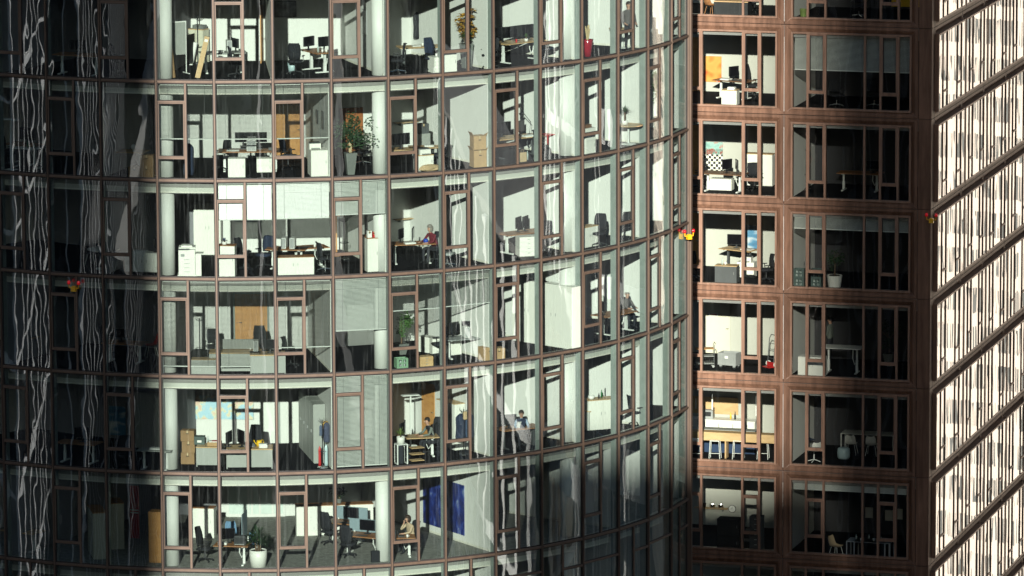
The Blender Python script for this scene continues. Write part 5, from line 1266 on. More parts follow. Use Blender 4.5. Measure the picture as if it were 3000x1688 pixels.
tc_ = T_(cabinet(.4, .9, 1.25, 'cabinet_white', 'desk_wood', 1, 1), 2, 'Z6', 1650, 655, 'narrow white cabinet left of the third storey column, with boxes', 'cabinet'); ON(tc_, carton(.16, .16, .24, 'paper'), -.08, -.25, 1.25, 'white box on the narrow cabinet by the column', 'box'); ON(tc_, carton(.14, .18, .2, 'red'), .1, -.25, 1.25, 'red box on the narrow cabinet by the column', 'box')
d13 = T_(desk(1.7, .85), 2, 'Z7', 255, 462, 'cluttered wooden desk where the person in dark red works', 'desk', h=.74, r=-14)
ON(d13, monitor(.6, .38), .1, .2, .74, 'black monitor facing the person in dark red', 'monitor', 75); ON(d13, monitor(.5, .36), -.35, .2, .74, 'second dark monitor left on the desk of the person in dark red', 'monitor', 60)
ON(d13, MB().lathe([(.04, 0), (.085, .04), (.095, .09), (.07, .15), (.02, .17)], 'blue_bright', 16).build('blue_teapot', None, True), .5, -.2, .74, 'bright blue round pot on the cluttered desk, third storey', 'pot'); ON(d13, papers(.4, .3, .06), -.1, -.2, .74, 'papers on the desk of the person in dark red', 'papers')
BACK(wall_shelf(1.2), 2, 'Z7', 220, 285, 'wall shelf with dark folders above the desk, third storey', 'shelf', .002)
cW = T_(chair('black_fabric'), 2, 'Z7', 415, 560, 'black chair under the person in dark red', 'chair', h=.2, r=-75); ON(cW, seated('sweater_red', 'hair_grey', .15, long_hair=True), 0, .0, -.015, 'person in a dark red jumper bent over a desk, third storey', 'person')
T_(chair('grey_plastic', .95, base='chrome'), 2, 'Z7', 530, 630, 'grey framed chair beside the third storey sash', 'chair', h=.05, r=40)
d14 = T_(desk(1.9, .85), 2, 'Z7', 1040, 385, 'wooden desk with dark monitors left of the third column, third storey', 'desk', h=.74, r=-5)
for a, lab in ((-.1, 'left'), (.22, 'right')): ON(d14, monitor(.5, .42), a, .1, .74, lab + ' of two square dark monitors, third storey', 'monitor', 30)
T_(pedestal('cabinet_white', .7, .6, .72), 2, 'Z7', 1070, 550, 'white drawer unit under the desk with square monitors', 'drawer unit', r=-25)
c6 = T_(chair('black_fabric'), 2, 'Z7', 1195, 500, 'black chair carrying a rucksack left of the third column, third storey', 'chair', h=.1, r=-60); ON(c6, rucksack(), 0, .0, .54, 'black rucksack on a chair, third storey', 'rucksack')
T_(cabinet(.9, .45, .78, 'cabinet_white', 'light_wood', 2, 1), 2, 'Z7', 1490, 470, 'pale sideboard right of the third column, third storey', 'sideboard', h=.1)
T_(chair('black_fabric', 1.15), 2, 'Z7', 1580, 485, 'black swivel chair alone before the bright wall, third storey', 'chair', r=-70)
d15 = T_(desk(1.2, .7), 2, 'Z7', 1790, 230, 'desk with a palm at the right end, third storey', 'desk', h=.74); ON(d15, yucca('ceramic', .1, .14, ((0, 0, .35),), .42, 'leaf_dark', 26, .03, 'small_palm', seed=21), .35, 0, .74, 'small dark palm on the right end desk, third storey', 'plant'); ON(d15, monitor(.5, .36), -.25, .1, .74, 'dark monitor beside the small palm', 'monitor')
T_(chair('black_fabric'), 2, 'Z7', 1760, 400, 'dark chair before the desk with the small palm', 'chair', h=.2, r=160)

# =============================== storey 3 ===============================
d16 = T_(desk(1.6, .8), 3, 'Z5', 885, 1165, 'dark desk in the dim room, fourth storey', 'desk', h=.74); T_(shell_chair('red'), 3, 'Z5', 1072, 1250, 'dark red chair left of the fourth storey column', 'chair', h=.1, r=-60); ON(d16, monitor(), -.2, .1, .74, 'dark monitor on the dim fourth storey desk', 'monitor')
T_(chair(), 3, 'Z5', 770, 1200, 'dark chair left of the dim fourth storey desk', 'chair', h=.3, r=90)
T_(round_table(.6, .74, 'light_wood'), 3, 'Z5', 170, 1120, 'round table behind the swirled reflections, fourth storey left edge', 'table', h=.74)
csd = T_(coat_stand(1.75), 3, 'Z5', 1415, 1290, 'black coat stand behind the drawn blind, fourth storey', 'coat stand', h=.2)
T_(cabinet(1.0, .5, .55, 'cabinet_grey', 'light_wood', 2, 1), 3, 'Z5', 1450, 1385, 'grey sideboard with wooden edge behind the drawn blind', 'sideboard'); T_(chair('black_fabric', .8), 3, 'Z5', 1510, 1230, 'black chair behind the grey sideboard and blind', 'chair', h=.3, r=10)
d17 = T_(panel_desk(1.9, .85), 3, 'Z6', 700, 1228, 'desk behind the drawn blind left of the brown door', 'desk', h=.74); ON(d17, desk_divider(1.5, .38, 'cabinet_grey'), 0, .3, .74, 'grey screen on the desk behind the drawn blind', 'screen'); 
d18 = T_(panel_desk(1.3, .8), 3, 'Z6', 930, 1262, 'second desk behind the drawn blind, fourth storey', 'desk', h=.74); T_(chair('black_fabric', 1.3), 3, 'Z6', 880, 1230, 'tall black chair before the brown door, fourth storey', 'chair', h=.25, r=170); ON(d18, monitor(), .1, .1, .74, 'dark monitor on the second desk behind the blind', 'monitor'); ON(d17, pc_tower(), .75, .0, .74, 'white computer case behind the drawn blind', 'computer')
door_back(3, 'Z6', 815, 1.2, 'door_wood', -1)
T_(chair('black_fabric'), 3, 'Z6', 1090, 1330, 'black chair below the raised blind beside the bright wall, fourth storey', 'chair', h=.05, r=70)
T_(crate('green_crate', .42, .32, .36), 3, 'Z6', 1880, 1348, 'pale green bottle crate right of the fourth storey column', 'crate'); T_(cabinet(.52, .4, .36, 'light_wood', None, 1, 3, name='wooden_crate', pieces='slat'), 3, 'Z7', 365, 1338, 'tan wooden crate by the fourth storey window', 'crate')
T_(bush('planter_grey', .2, .4, .55, .42, 'leaf_mid', 650, .09, 'leafy_plant', False, seed=14), 3, 'Z7', 185, 1250, 'bushy green plant in the fourth storey sash', 'plant')
T_(pedestal(), 3, 'Z7', 365, 1232, 'left white drawer unit with a bottle on it, fourth storey', 'drawer unit', r=20); pd2 = T_(pedestal(), 3, 'Z7', 425, 1244, 'right white drawer unit, fourth storey', 'drawer unit', r=-10)
T_(chair('black_fabric'), 3, 'Z7', 455, 1250, 'black chair between the drawer units and the long desk, fourth storey', 'chair', r=-90, h=.1)
d19 = T_(desk(1.8, .9, top='grey_plastic'), 3, 'Z7', 640, 1130, 'long pale desk with computers, fourth storey', 'desk', h=.74, r=-12)
ON(d19, monitor(.5, .4), -.4, .25, .74, 'left dark monitor on the long pale desk', 'monitor', 20); ON(d19, monitor(.5, .4), .2, .3, .74, 'right dark monitor on the long pale desk', 'monitor', -10); ON(d19, pc_tower(), .0, 0, .74, 'white computer case on the long pale desk', 'computer'); ON(d19, carton(.3, .25, .2, 'paper'), .75, -.1, .74, 'white box at the right end of the long pale desk', 'box')
T_(cabinet(.5, .5, .66, 'cabinet_white', None, 1, 1), 3, 'Z7', 545, 1240, 'white cabinet under the long pale desk', 'cabinet', h=.05)
T_(carton(.5, .45, .48), 3, 'Z7', 797, 1290, 'left of two cartons on the floor at the sash, fourth storey', 'carton'); T_(carton(.45, .4, .4), 3, 'Z7', 884, 1284, 'right of two cartons on the floor at the sash, fourth storey', 'carton', r=-12)
T_(chair('blue_fabric'), 3, 'Z7', 875, 1200, 'dark blue chair behind the sash right of the long pale desk', 'chair', h=.2, r=30)
for xx, lab in ((1100, 'left'), (1290, 'right')): 
    p = wall_hit(10, 'Z7', xx, 1190, .30); p.z = FLOOR(3); setpos(cabinet(1.9 if lab == 'right' else 1.5, .45, 2.35, 'cabinet_white', None, 2, 1), p, th(10) - PI / 2, lab + ' tall cream cupboard on the side wall, fourth storey', 'cupboard')
d20 = T_(desk(1.8, .85), 3, 'Z7', 1690, 958, 'wooden desk of the balding person, fourth storey right', 'desk', h=.74, r=-10); ON(d20, monitor(.5, .36), -.55, .1, .74, 'dark monitor on the desk of the balding person', 'monitor', 60)
cM = T_(chair('black_fabric'), 3, 'Z7', 1765, 1010, 'dark chair of the balding person, fourth storey', 'chair', h=.25, r=-25); ON(cM, seated('suit_grey', 'hair_grey', .10, bald=True), 0, 0, -.015, 'balding person in grey seated at a desk, fourth storey right', 'person')
T_(cabinet(1.2, .45, 1.2, 'cabinet_white', 'light_wood', 2, 1), 3, 'Z7', 1890, 760, 'white cupboard with wooden top behind the balding person', 'cupboard', h=1.2)

# =============================== storey 4 ===============================
BACK(picture(.7, 1.1, 'print_poster', None), 4, 'Z9', 830, 350, 'blue map poster in the dim room, fifth storey', 'poster')
d21 = T_(desk(1.3, .7, top='cabinet_grey'), 4, 'Z9', 1065, 580, 'small desk with papers left of the fifth storey column', 'desk', h=.74); ON(d21, papers(.4, .3, .06), 0, 0, .74, 'papers on the small desk left of the fifth storey column', 'papers')
T_(chair('black_fabric', 1.1), 4, 'Z9', 880, 690, 'dark chair silhouette in the dim fifth storey sash', 'chair', r=20); d22 = T_(desk(1.6, .8), 4, 'Z9', 560, 500, 'dark desk in the dim room at the left, fifth storey', 'desk', h=.74); ON(d22, monitor(.6, .4), .1, .1, .74, 'dark monitor at the left, fifth storey', 'monitor', 30)
T_(cabinet(1.4, .45, 2.1, 'cabinet_grey', None, 2, 1), 4, 'Z9', 1050, 500, 'tall grey cupboard behind the small desk, fifth storey', 'cupboard', h=.2)
s0 = T_(carton(.5, .42, .42, 'carton_dark'), 4, 'Z9', 1335, 640, 'lowest carton of the stack right of the fifth storey column', 'carton', h=.05); s1 = ON(s0, carton(.48, .4, .42, 'carton_dark'), .02, 0, .424, 'middle carton of the stack right of the column', 'carton', 3); s2 = ON(s1, carton(.5, .4, .4, 'carton_dark'), -.02, 0, .424, 'top carton of the stack right of the column', 'carton', -4)
d23 = T_(panel_desk(1.0, .8), 4, 'Z9', 1490, 522, 'left panel desk with a box of papers, fifth storey', 'desk', h=.74)
gb = ON(d23, MB().box(-.19, .19, -.15, .15, 0, .3, 'crate_dark').box(-.08, .08, -.153, -.15, .08, .16, 'paper').build('green_box'), -.42, .2, .74, 'dark green box beside the carton stack, fifth storey', 'box'); ON(d23, MB().box(-.25, .25, -.18, .18, 0, .13, 'carton').box(-.2, .2, -.14, .14, .13, .16, 'paper').box(-.1, .12, -.1, .1, .16, .17, 'red').build('paper_tray'), .15, .0, .74, 'open carton of red and white papers, fifth storey', 'box'); ON(d23, bottle('clear_bottle'), -.12, .25, .74, 'clear bottle behind the open carton of papers', 'bottle')
d24 = T_(panel_desk(1.7, .9, top='light_wood'), 4, 'Z10', 800, 535, 'grey fronted desk with monitors and a yellow can', 'desk', h=.74)
ON(d24, monitor(.55, .42), -.75, .1, .74, 'left black monitor on the desk with the yellow can', 'monitor', 70); ON(d24, monitor(.6, .48), -.32, .05, .74, 'tall tilted black monitor on the desk with the yellow can', 'monitor', -65); ON(d24, watering_can(), .35, .2, .74, 'bright yellow watering can on the fifth storey desk', 'watering can'); ON(d24, papers(.3, .24, .14), .5, -.1, .74, 'tall pile of papers right of the yellow can', 'papers'); ON(d24, printer(.4, .3, .1, 'dark_grey'), .0, .1, .74, 'dark flat device between monitor and yellow can', 'device')
T_(chair('black_fabric', 1.35), 4, 'Z10', 835, 560, 'black chair behind the desk with the yellow can', 'chair', h=.4, r=180 + 170)
BACK(picture(2.4, .9, 'print_map', None), 4, 'Z10', 600, 255, 'wide pale map on the back wall, fifth storey', 'map')
for j in range(4):
    t = th(5); rho = 1.9 + .82 * j; p = pol(t, RT - rho) - Vector((math.cos(t), math.sin(t), 0)) * .30; p.z = FLOOR(4)
    setpos(cabinet(.8, .45, 2.2, 'cabinet_grey', None, 2, 1), p, t - PI / 2, ('first', 'second', 'third', 'fourth')[j] + ' grey cupboard from the coat stand along the side wall', 'cupboard')
t = th(5); p = pol(t, RT - 1.1) - Vector((math.cos(t), math.sin(t), 0)) * .28; p.z = FLOOR(4)
csf = T_(coat_stand(1.78, 'chrome'), 4, 'Z10', 1318, 680, 'chrome coat stand with clothes and umbrellas, fifth storey', 'coat stand')
ON(csf, garment('clothes_plaid', .24, .75, .16, 7), .14, -.08, .95, 'plaid jacket hanging on the chrome coat stand', 'jacket'); ON(csf, garment('clothes_blue', .12, .4, .1, 8), -.08, -.1, 1.2, 'small blue bag hanging on the chrome coat stand', 'bag'); ON(csf, garment('leaf_orange', .2, .3, .14, 9), .12, .1, 1.42, 'orange scarf at the top of the chrome coat stand', 'scarf'); ON(csf, garment('red', .1, .75, .08, 3), -.12, -.05, .06, 'folded red umbrella in the chrome stand', 'umbrella'); ON(csf, garment('bin_blue', .12, .8, .09, 4), .12, -.06, .06, 'folded pale blue umbrella in the chrome stand', 'umbrella')
door_back(4, 'Z10', 1105, .9, 'paint_white')
ft = T_(frame_table(.42, .4, .72), 4, 'Z11', 180, 652, 'white framed plant table at the left of the fifth storey desk', 'table'); ON(ft, yucca('planter_white', .15, .26, ((0, 0, .06),), .42, 'leaf_grass', 46, .03, 'grassy_pot_plant', seed=31), 0, 0, .745, 'grassy plant in a white pot on the white framed table', 'plant')
T_(garment('trousers', .26, .75, .2, 12), 4, 'Z11', 182, 655, 'black bag hanging in front of the white framed plant table', 'bag')
d25 = T_(desk(1.5, .8, top='light_wood'), 4, 'Z11', 300, 458, 'wood desk where the person in a dark vest works', 'desk', h=.74, r=-14)
ON(d25, monitor(.56, .4), -.45, .15, .74, 'black monitor on the desk of the person in a vest', 'monitor', 80); ON(d25, monitor(.5, .4), -.6, -.15, .74, 'second black monitor behind the grassy plant', 'monitor', 60)
T_(floor_lamp(1.9), 4, 'Z11', 250, 525, 'white office floor lamp with a flat head, fifth storey', 'lamp', r=-10)
cA = T_(chair('black_fabric', 1.1), 4, 'Z11', 400, 560, 'black chair of the person in a dark vest', 'chair', h=.15, r=-88); ON(cA, seated('shirt_grey', 'hair_dark', .14, vest='black_fabric'), 0, .0, -.015, 'person with dark hair and vest facing left at a desk', 'person')
T_(open_shelf(.5, .36, .55), 4, 'Z11', 290, 640, 'small wooden three tier shelf by the window, fifth storey', 'shelf')
T_(chair('black_fabric', 1.15), 4, 'Z11', 445, 480, 'empty black chair behind the person in the vest', 'chair', h=.4, r=-40)
door_wall(4, 8, 'Z11', 385, 240)
cs3 = T_(coat_stand(1.7), 4, 'Z11', 625, 560, 'coat stand full of dark coats at the fifth storey sash', 'coat stand', h=.15); ON(cs3, garment('navy_fabric', .4, 1.0, .28, 13), -.12, 0, .55, 'dark blue coat on the crowded coat stand', 'coat'); ON(cs3, garment('clothes_blue', .38, .95, .26, 14), .22, 0, .6, 'denim jacket on the right of the crowded coat stand', 'jacket'); ON(cs3, garment('kraft', .2, .3, .18, 15), -.02, -.15, 1.35, 'tan hat on the crowded coat stand', 'hat')
p = pol(th(8), RT - 2.6) - Vector((math.cos(th(8)), math.sin(th(8)), 0)) * .30; p.z = FLOOR(4); setpos(cabinet(1.3, .45, 1.75, 'cabinet_white', 'light_wood', 2, 1), p, th(8) - PI / 2, 'tall white cupboard with wooden top behind the crowded coat stand', 'cupboard')
d26 = T_(desk(1.7, .85, top='desk_wood', leg='dark_grey'), 4, 'Z11', 1010, 395, 'reddish desk of the person with glasses and laptop', 'desk', h=.74, r=-10)
ON(d26, monitor(.62, .38), -.42, .0, .74, 'black monitor left of the open white laptop', 'monitor', 165); ON(d26, laptop(), .0, -.05, .74, 'open white laptop on the reddish desk', 'laptop', 5)
cB = T_(chair('black_fabric', .9), 4, 'Z11', 1030, 470, 'black chair of the person with glasses', 'chair', h=.35, r=-30); ON(cB, seated('shirt_blue', 'hair_dark', .05, vest='navy_fabric', glasses=True), 0, 0, -.015, 'person with glasses in a dark vest and blue shirt', 'person')
door_back(4, 'Z11', 890, .9, 'door_wood')
kc = T_(cabinet(1.2, .6, 1.15, 'cabinet_white', 'light_wood', 2, 1), 4, 'Z11', 1590, 402, 'white cabinet with wooden edge carrying bottles, fifth storey right', 'cabinet', r=-35)
ON(kc, MB().lathe([(.08, 0), (.12, .06), (.13, .14), (.12, .14), (.07, .02)], 'ceramic', 18).build('ceramic_bowl', None, True), -.4, -.1, 1.15, 'white bowl on the bottle cabinet, fifth storey', 'bowl'); ON(kc, bottle('green_bottle', .3), .1, .1, 1.15, 'green bottle on the bottle cabinet, fifth storey', 'bottle'); ON(kc, bottle('black_plastic', .2), -.05, .0, 1.15, 'short dark bottle on the bottle cabinet', 'bottle')
T_(panel_desk(1.1, .7), 4, 'Z11', 1520, 262, 'dark low desk left of the bottle cabinet, fifth storey', 'desk', h=.74); 
d27 = T_(desk(1.8, .8), 4, 'Z11', 1690, 200, 'desk with big monitors behind the bottle cabinet', 'desk', h=.74); ON(d27, monitor(.6, .42), -.5, .1, .74, 'left big dark monitor behind the bottle cabinet', 'monitor', 20); ON(d27, monitor(.7, .5), .25, .1, .74, 'right big dark monitor behind the bottle cabinet', 'monitor', -10)
T_(chair('black_fabric', 1.1), 4, 'Z11', 1960, 350, 'dark chair by the last windows on the right, fifth storey', 'chair', h=.2, r=60)

# =============================== storey 5 ===============================
d28 = T_(desk(1.5, .8, top='light_wood'), 5, 'Z9', 160, 1125, 'white legged desk with a cable loop at the left, sixth storey', 'desk', h=.74)
for xx, yy, w, lab in ((690, 1300, 1.5, 'front'), (820, 1240, 1.0, 'rear')): T_(cabinet(w, .5, 1.75, 'cabinet_cream', 'door_wood', 2, 5, name='filing_cabinet', pieces='drawer'), 5, 'Z9', xx, yy, lab + ' cream filing cabinet with dark drawer lines, sixth storey', 'filing cabinet', r=-58)
T_(MB().box(-.18, .18, -.02, .02, 0, 2.0, 'red').box(-.16, .16, -.022, -.02, 1.05, 1.1, 'paper').box(-.16, .16, -.022, -.02, .95, 1.0, 'paper').build('red_banner'), 5, 'Z9', 955, 1180, 'narrow red banner with two white stripes, sixth storey', 'banner')
T_(cabinet(.5, .5, 1.9, 'door_wood', None, 1, 1), 5, 'Z9', 1112, 1345, 'tall brown wooden cupboard left of the sixth storey column', 'cupboard')
T_(chair('black_fabric', 1.3), 5, 'Z9', 1450, 1345, 'tall black office chair right of the first column, sixth storey', 'chair', r=70)
T_(cabinet(.9, .5, 1.15, 'cabinet_white', 'desk_wood', 1, 1), 5, 'Z9', 1440, 1170, 'white cupboard with brown top behind the tall office chair', 'cupboard')
d29 = T_(desk(1.3, .8), 5, 'Z10', 680, 1222, 'sit-stand desk loaded with black equipment left of the yucca', 'desk', h=.74, r=-8)
ON(d29, monitor(.5, .4), -.2, .2, .74, 'black monitor on the loaded desk left of the yucca', 'monitor', 20); ON(d29, printer(.45, .3, .28, 'black_plastic'), .3, .0, .74, 'stacked black trays on the loaded desk', 'tray'); ON(d29, papers(.3, .22, .08), -.35, -.1, .74, 'papers on the loaded desk left of the yucca', 'papers')
T_(MB().box(-.5, .5, -.012, .012, .35, 1.35, 'divider_blue').box(-.52, -.48, -.2, .2, 0, .35, 'steel_white').box(.48, .52, -.2, .2, 0, .35, 'steel_white').build('standing_screen'), 5, 'Z10', 765, 1250, 'thin standing screen right of the loaded desk', 'screen', r=82)
T_(shell_chair('blue_fabric', 'steel_white', True), 5, 'Z10', 850, 1260, 'pale blue swivel chair behind the yucca, sixth storey', 'chair', h=.25, r=30); T_(shell_chair('blue_fabric', 'steel_white', True), 5, 'Z10', 670, 1190, 'pale blue swivel chair behind the loaded desk', 'chair', h=.2, r=10)
T_(yucca('planter_white', .32, .62, ((0, 0, .42), (.07, .03, .18), (-.08, .02, .25)), .72, 'leaf_dark', 80, .055, seed=2), 5, 'Z10', 862, 1380, 'spiky yucca in a large white cylinder pot, sixth storey', 'plant')
lc = T_(cabinet(2.9, .5, 1.15, 'cabinet_white', 'desk_wood', 4, 1), 5, 'Z10', 1400, 1148, 'long white cupboard with brown top and pinned drawings, sixth storey', 'cupboard', r=-8)
ON(lc, MB().box(-.75, .75, -.004, .004, 0, .85, 'print_plan').build('pinned_plan'), -.2, -.29, .2, 'large drawing pinned on the long white cupboard', 'drawing'); ON(lc, bush('planter_grey', .1, .16, .1, .34, 'leaf_dark', 160, .09, 'trailing_plant', False, seed=17, square=False), .2, .1, 1.15, 'dark plant on the long white cupboard, sixth storey', 'plant')
d30 = T_(desk(1.5, .8), 5, 'Z10', 1485, 1065, 'rear wooden desk of the pair with blue dividers', 'desk', h=.74, r=-40); d31 = T_(desk(1.6, .85), 5, 'Z10', 1600, 1155, 'front wooden desk of the pair with blue dividers', 'desk', h=.74, r=-40)
for d_, lab in ((d30, 'rear'), (d31, 'front')):
    ON(d_, desk_divider(1.4, .5), 0, .38, .74, 'grey blue divider on the ' + lab + ' wooden desk, sixth storey', 'divider'); ON(d_, monitor(.6, .38), .1, .18, .74, 'black monitor on the ' + lab + ' wooden desk, sixth storey', 'monitor', 0); ON(d_, keyboard(), .05, -.2, .74, 'black keyboard on the ' + lab + ' wooden desk, sixth storey', 'keyboard')
T_(chair('black_fabric', 1.3), 5, 'Z10', 1365, 1222, 'black chair at the rear wooden desk, sixth storey', 'chair', r=-140 + 270); T_(chair('black_fabric', 1.25), 5, 'Z10', 1500, 1312, 'black chair at the front wooden desk, sixth storey', 'chair', r=140)
T_(bag('black_fabric', .3, .42, .16), 5, 'Z10', 1690, 1350, 'black bag leaning at the foot of the second column, sixth storey', 'bag')
d32 = T_(desk(1.2, .75), 5, 'Z11', 165, 1168, 'small desk of the person on the telephone, sixth storey', 'desk', h=.74, r=-15); ON(d32, bottle('clear_bottle'), -.15, -.2, .74, 'clear bottle before the person on the telephone', 'bottle'); ON(d32, mug(), .3, -.2, .74, 'white mug before the person on the telephone', 'mug'); ON(d32, laptop('dark_grey'), .1, .05, .74, 'dark laptop before the person on the telephone', 'laptop', -90)
cC = T_(chair('black_fabric', 1.1), 5, 'Z11', 250, 1260, 'black chair of the person on the telephone', 'chair', h=.1, r=-78); ON(cC, seated('sweater_beige', 'hair_brown', .08, arm_l='phone', long_hair=True), 0, 0, -.015, 'person in a beige jumper holding a telephone to the ear', 'person')
p = wall_hit(8, 'Z11', 482, 940, .07); setpos(picture(2.9, 1.9, 'print_blue', None), p, th(8) - PI / 2, 'very large dark blue city print on the side wall, sixth storey', 'print')
# white glazed doors at the back
for x, lab in ((735, ''), (880, ''), (960, '')):
    p = back_hit(5, 'Z10', x, 1150, .0); p.z = FLOOR(5); M = Matrix.Translation(p) @ Matrix.Rotation(theta_at(p), 4, 'Z')
    o = keep(tpart('glazed_door', MB().box(-.5, -.42, -.06, -.01, 0, 2.4, 'paint_white').box(.42, .5, -.06, -.01, 0, 2.4, 'paint_white').box(-.42, .42, -.06, -.01, 2.3, 2.4, 'paint_white').box(-.42, .42, -.06, -.01, 0, .12, 'paint_white').mesh('glazed_door'), M), M); tpart('door_pane', MB().box(-.42, .42, -.04, -.02, .12, 2.3, 'frosted').mesh('door_pane'), M, o)

# =============================== storey 6 (cut by the frame) ===============================
T_(desk(1.6, .8), 6, 'S', 1500, 1570, 'dark desk in the shaded lowest storey', 'desk', h=.74)

# =============================== aviation lights ===============================
def OBS(z, x, y, label, plane_p, plane_n, rz):
    p = on_plane(z, x, y, plane_p, plane_n); ol = setpos(obstruction_light(), p, rz, label, 'warning light', 'red and yellow warning lights'); ol.scale = (.72, .72, .72)
b_ = bayM(0, 0); t0_ = th(.5)
OBS('Z5', 533, 760, 'red and yellow warning light on the left, shaded side of the tower', pol(t0_, RC + .09), Vector((math.sin(t0_), -math.cos(t0_), 0)), t0_)
t1_ = th(13.9); OBS('Z7', 2205, 395, 'red and yellow warning light at the right end of the tower', pol(t1_, RT + .12), Vector((0, -1, 0)), R_(30))
OBS('Z8', 1886, 280, 'red and yellow warning light on the corner of the brown block', Vector((BX, BY - .02, 0)), Vector((-sa_, -ca, 0)), -BA)
# ------------------------------------------------------------------ rooms of the brown block
def BFL(r): return bz(r) + .10
def B_(o, r, z, x, y, label, cat, h=0.0, rot=0, group=None):
    p = on_z(z, x, y, BFL(r) + h); p.z = BFL(r)
    # keep it inside the glass
    n = Vector((-sa_, -ca, 0)); dd_ = (Vector((BX, BY, 0)) - Vector((p.x, p.y, 0))).dot(n) * -1
    if -dd_ < .45: p += n * (-(.45 + dd_))
    if -dd_ > 4.8: CL.append((label, round(-dd_, 1))); p = on_plane(z, x, y, Vector((BX, BY, 0)) - n * 4.8, n); p.z = BFL(r)
    return setpos(o, p, -BA + R_(rot), label, cat, group)
def BD(o, r, z, x, depth, label, cat, rot=0):
    n = Vector((-sa_, -ca, 0)); p = on_plane(z, x, 600, Vector((BX, BY, 0)) - n * depth, n); p.z = BFL(r); return setpos(o, p, -BA + R_(rot), label, cat)
def BBACK(o, z, x, y, label, cat, off=.03):
    n = Vector((-sa_, -ca, 0)); p0 = Vector((BX, BY, 0)) - n * (5.2 - off); p = on_plane(z, x, y, p0, n); return setpos(o, p, -BA, label, cat)
def bdoor(r, z, x, w=.9, m='door_wood'):
    n = Vector((-sa_, -ca, 0)); p0 = Vector((BX, BY, 0)) - n * 5.2; p = on_plane(z, x, 600, p0, n); p.z = BFL(r)
    M = Matrix.Translation(p) @ Matrix.Rotation(-BA, 4, 'Z'); d = keep(bpart('door', MB().box(-w / 2, w / 2, -.05, -.015, 0, 2.2, m).mesh('door'), M), M)
    bpart('handle', MB().box(w / 2 - .16, w / 2 - .05, -.1, -.085, 1.03, 1.05, 'chrome').box(w / 2 - .08, w / 2 - .06, -.1, -.051, 1.02, 1.06, 'chrome').mesh('handle'), M, d)
def bblind(q, r, drop, tilt=30):
    M = faceL(POST + BW * (q + 1), bz(r)); x0, x1 = MG + .1, BW - MG - .1; zt = FH - MG - .08
    o = keep(bpart('window_blind', MB().box(x0, x1, .22, .28, zt - .05, zt, 'blind_slat').mesh('window_blind'), M), M)
    s = bpart('slat_stack', slats(x0, x1, zt - drop, zt - .05, .25, 'blind_slat', tilt).mesh('slat_stack'), M, o); s['kind'] = 'stuff'
    bpart('bottom_rail', MB().box(x0, x1, .235, .265, zt - drop - .02, zt - drop + .015, 'blind_slat').mesh('bottom_rail'), M, o)
bblind(0, 1, 1.45, 35); bblind(0, 3, .62, 35); bblind(0, 6, .4, 60)
BL = 'lit bay of the brown block'
# r0
B_(panel_desk(1.4, .8, side='black_plastic'), 0, 'Z4', 465, 12, 'black fronted desk at the very top of the lit block bay', 'desk', h=.74); B_(shell_chair('desk_wood', 'desk_wood'), 0, 'Z4', 330, 100, 'wooden chair at the very top of the lit block bay', 'chair', h=.1, rot=70)
B_(chair(), 0, 'Z4', 640, 60, 'black chair at the very top of the lit block bay', 'chair', h=.2, rot=60); B_(chair(base='chrome'), 0, 'Z4', 1390, 110, 'dark chair with chrome base at the top of the shaded bay', 'chair', h=.1)
B_(MB().lathe([(.12, 0), (.15, .3), (.13, .3), (.1, .02)], 'leaf_grass', 16).build('green_bin'), 0, 'Z4', 990, 118, 'bright green bin at the top of the shaded bay', 'bin')
BBACK(picture(1.2, .45, 'yellow', None), 'Z4', 1730, 10, 'yellow panel at the top right of the shaded bay', 'panel')
# r1
BBACK(picture(1.3, 1.05, 'print_orange', None), 'Z4', 290, 495, 'orange and red abstract painting, second row of the block', 'painting')
bdoor(1, 'Z4', 190, .7)
d = B_(desk(1.6, .8, top='walnut'), 1, 'Z4', 490, 575, 'desk with a thin monitor right of the orange painting', 'desk', h=.74, rot=-15); ON(d, monitor(.5, .4), -.05, .1, .74, 'thin black monitor right of the orange painting', 'monitor', 70); ON(d, papers(.4, .3, .05), -.3, -.1, .74, 'papers on the desk right of the orange painting', 'papers'); ON(d, keyboard(), .2, -.1, .74, 'keyboard on the desk right of the orange painting', 'keyboard')
pd = B_(cabinet(.62, .5, .6, 'cabinet_white', 'light_wood', 1, 1), 1, 'Z4', 466, 750, 'white cabinet with wooden top under the orange painting room desk', 'cabinet'); ON(pd, papers(.3, .22, .1), .05, 0, .6, 'pile of papers on the white cabinet, block second row', 'papers')
B_(chair('black_fabric', 1.35), 1, 'Z4', 625, 690, 'tall black chair at the desk right of the orange painting', 'chair', h=.05, rot=75)
for xx, lab in ((1230, 'left'), (1500, 'right')): B_(chair('black_fabric', base='chrome'), 1, 'Z4', xx, 770, lab + ' dark chair with chrome base under the half lowered blind', 'chair', rot=40)
# r2
BBACK(picture(.85, .9, 'print_checker', None), 'Z4', 338, 1148, 'black and white checkered print, third row of the block', 'print'); BBACK(picture(.85, .5, 'print_teal', None), 'Z4', 338, 1066, 'teal and red print above the checkered print', 'print'); bdoor(2, 'Z4', 200, .6)
d = B_(desk(1.8, .9, top='walnut'), 2, 'Z4', 420, 1242, 'brown desk with two monitors before the checkered print', 'desk', h=.74, rot=-6); ON(d, monitor(.5, .4), .1, .1, .74, 'left angled monitor before the checkered print', 'monitor', 60); ON(d, monitor(.5, .4), .5, .1, .74, 'right angled monitor before the checkered print', 'monitor', -60)
B_(chair('black_fabric', 1.2), 2, 'Z4', 235, 1345, 'black chair left of the desk before the checkered print', 'chair', h=.05, rot=-75); B_(cabinet(.9, .5, .45, 'cabinet_white', None, 2, 1), 2, 'Z4', 405, 1362, 'low white cabinet under the desk before the checkered print', 'cabinet')
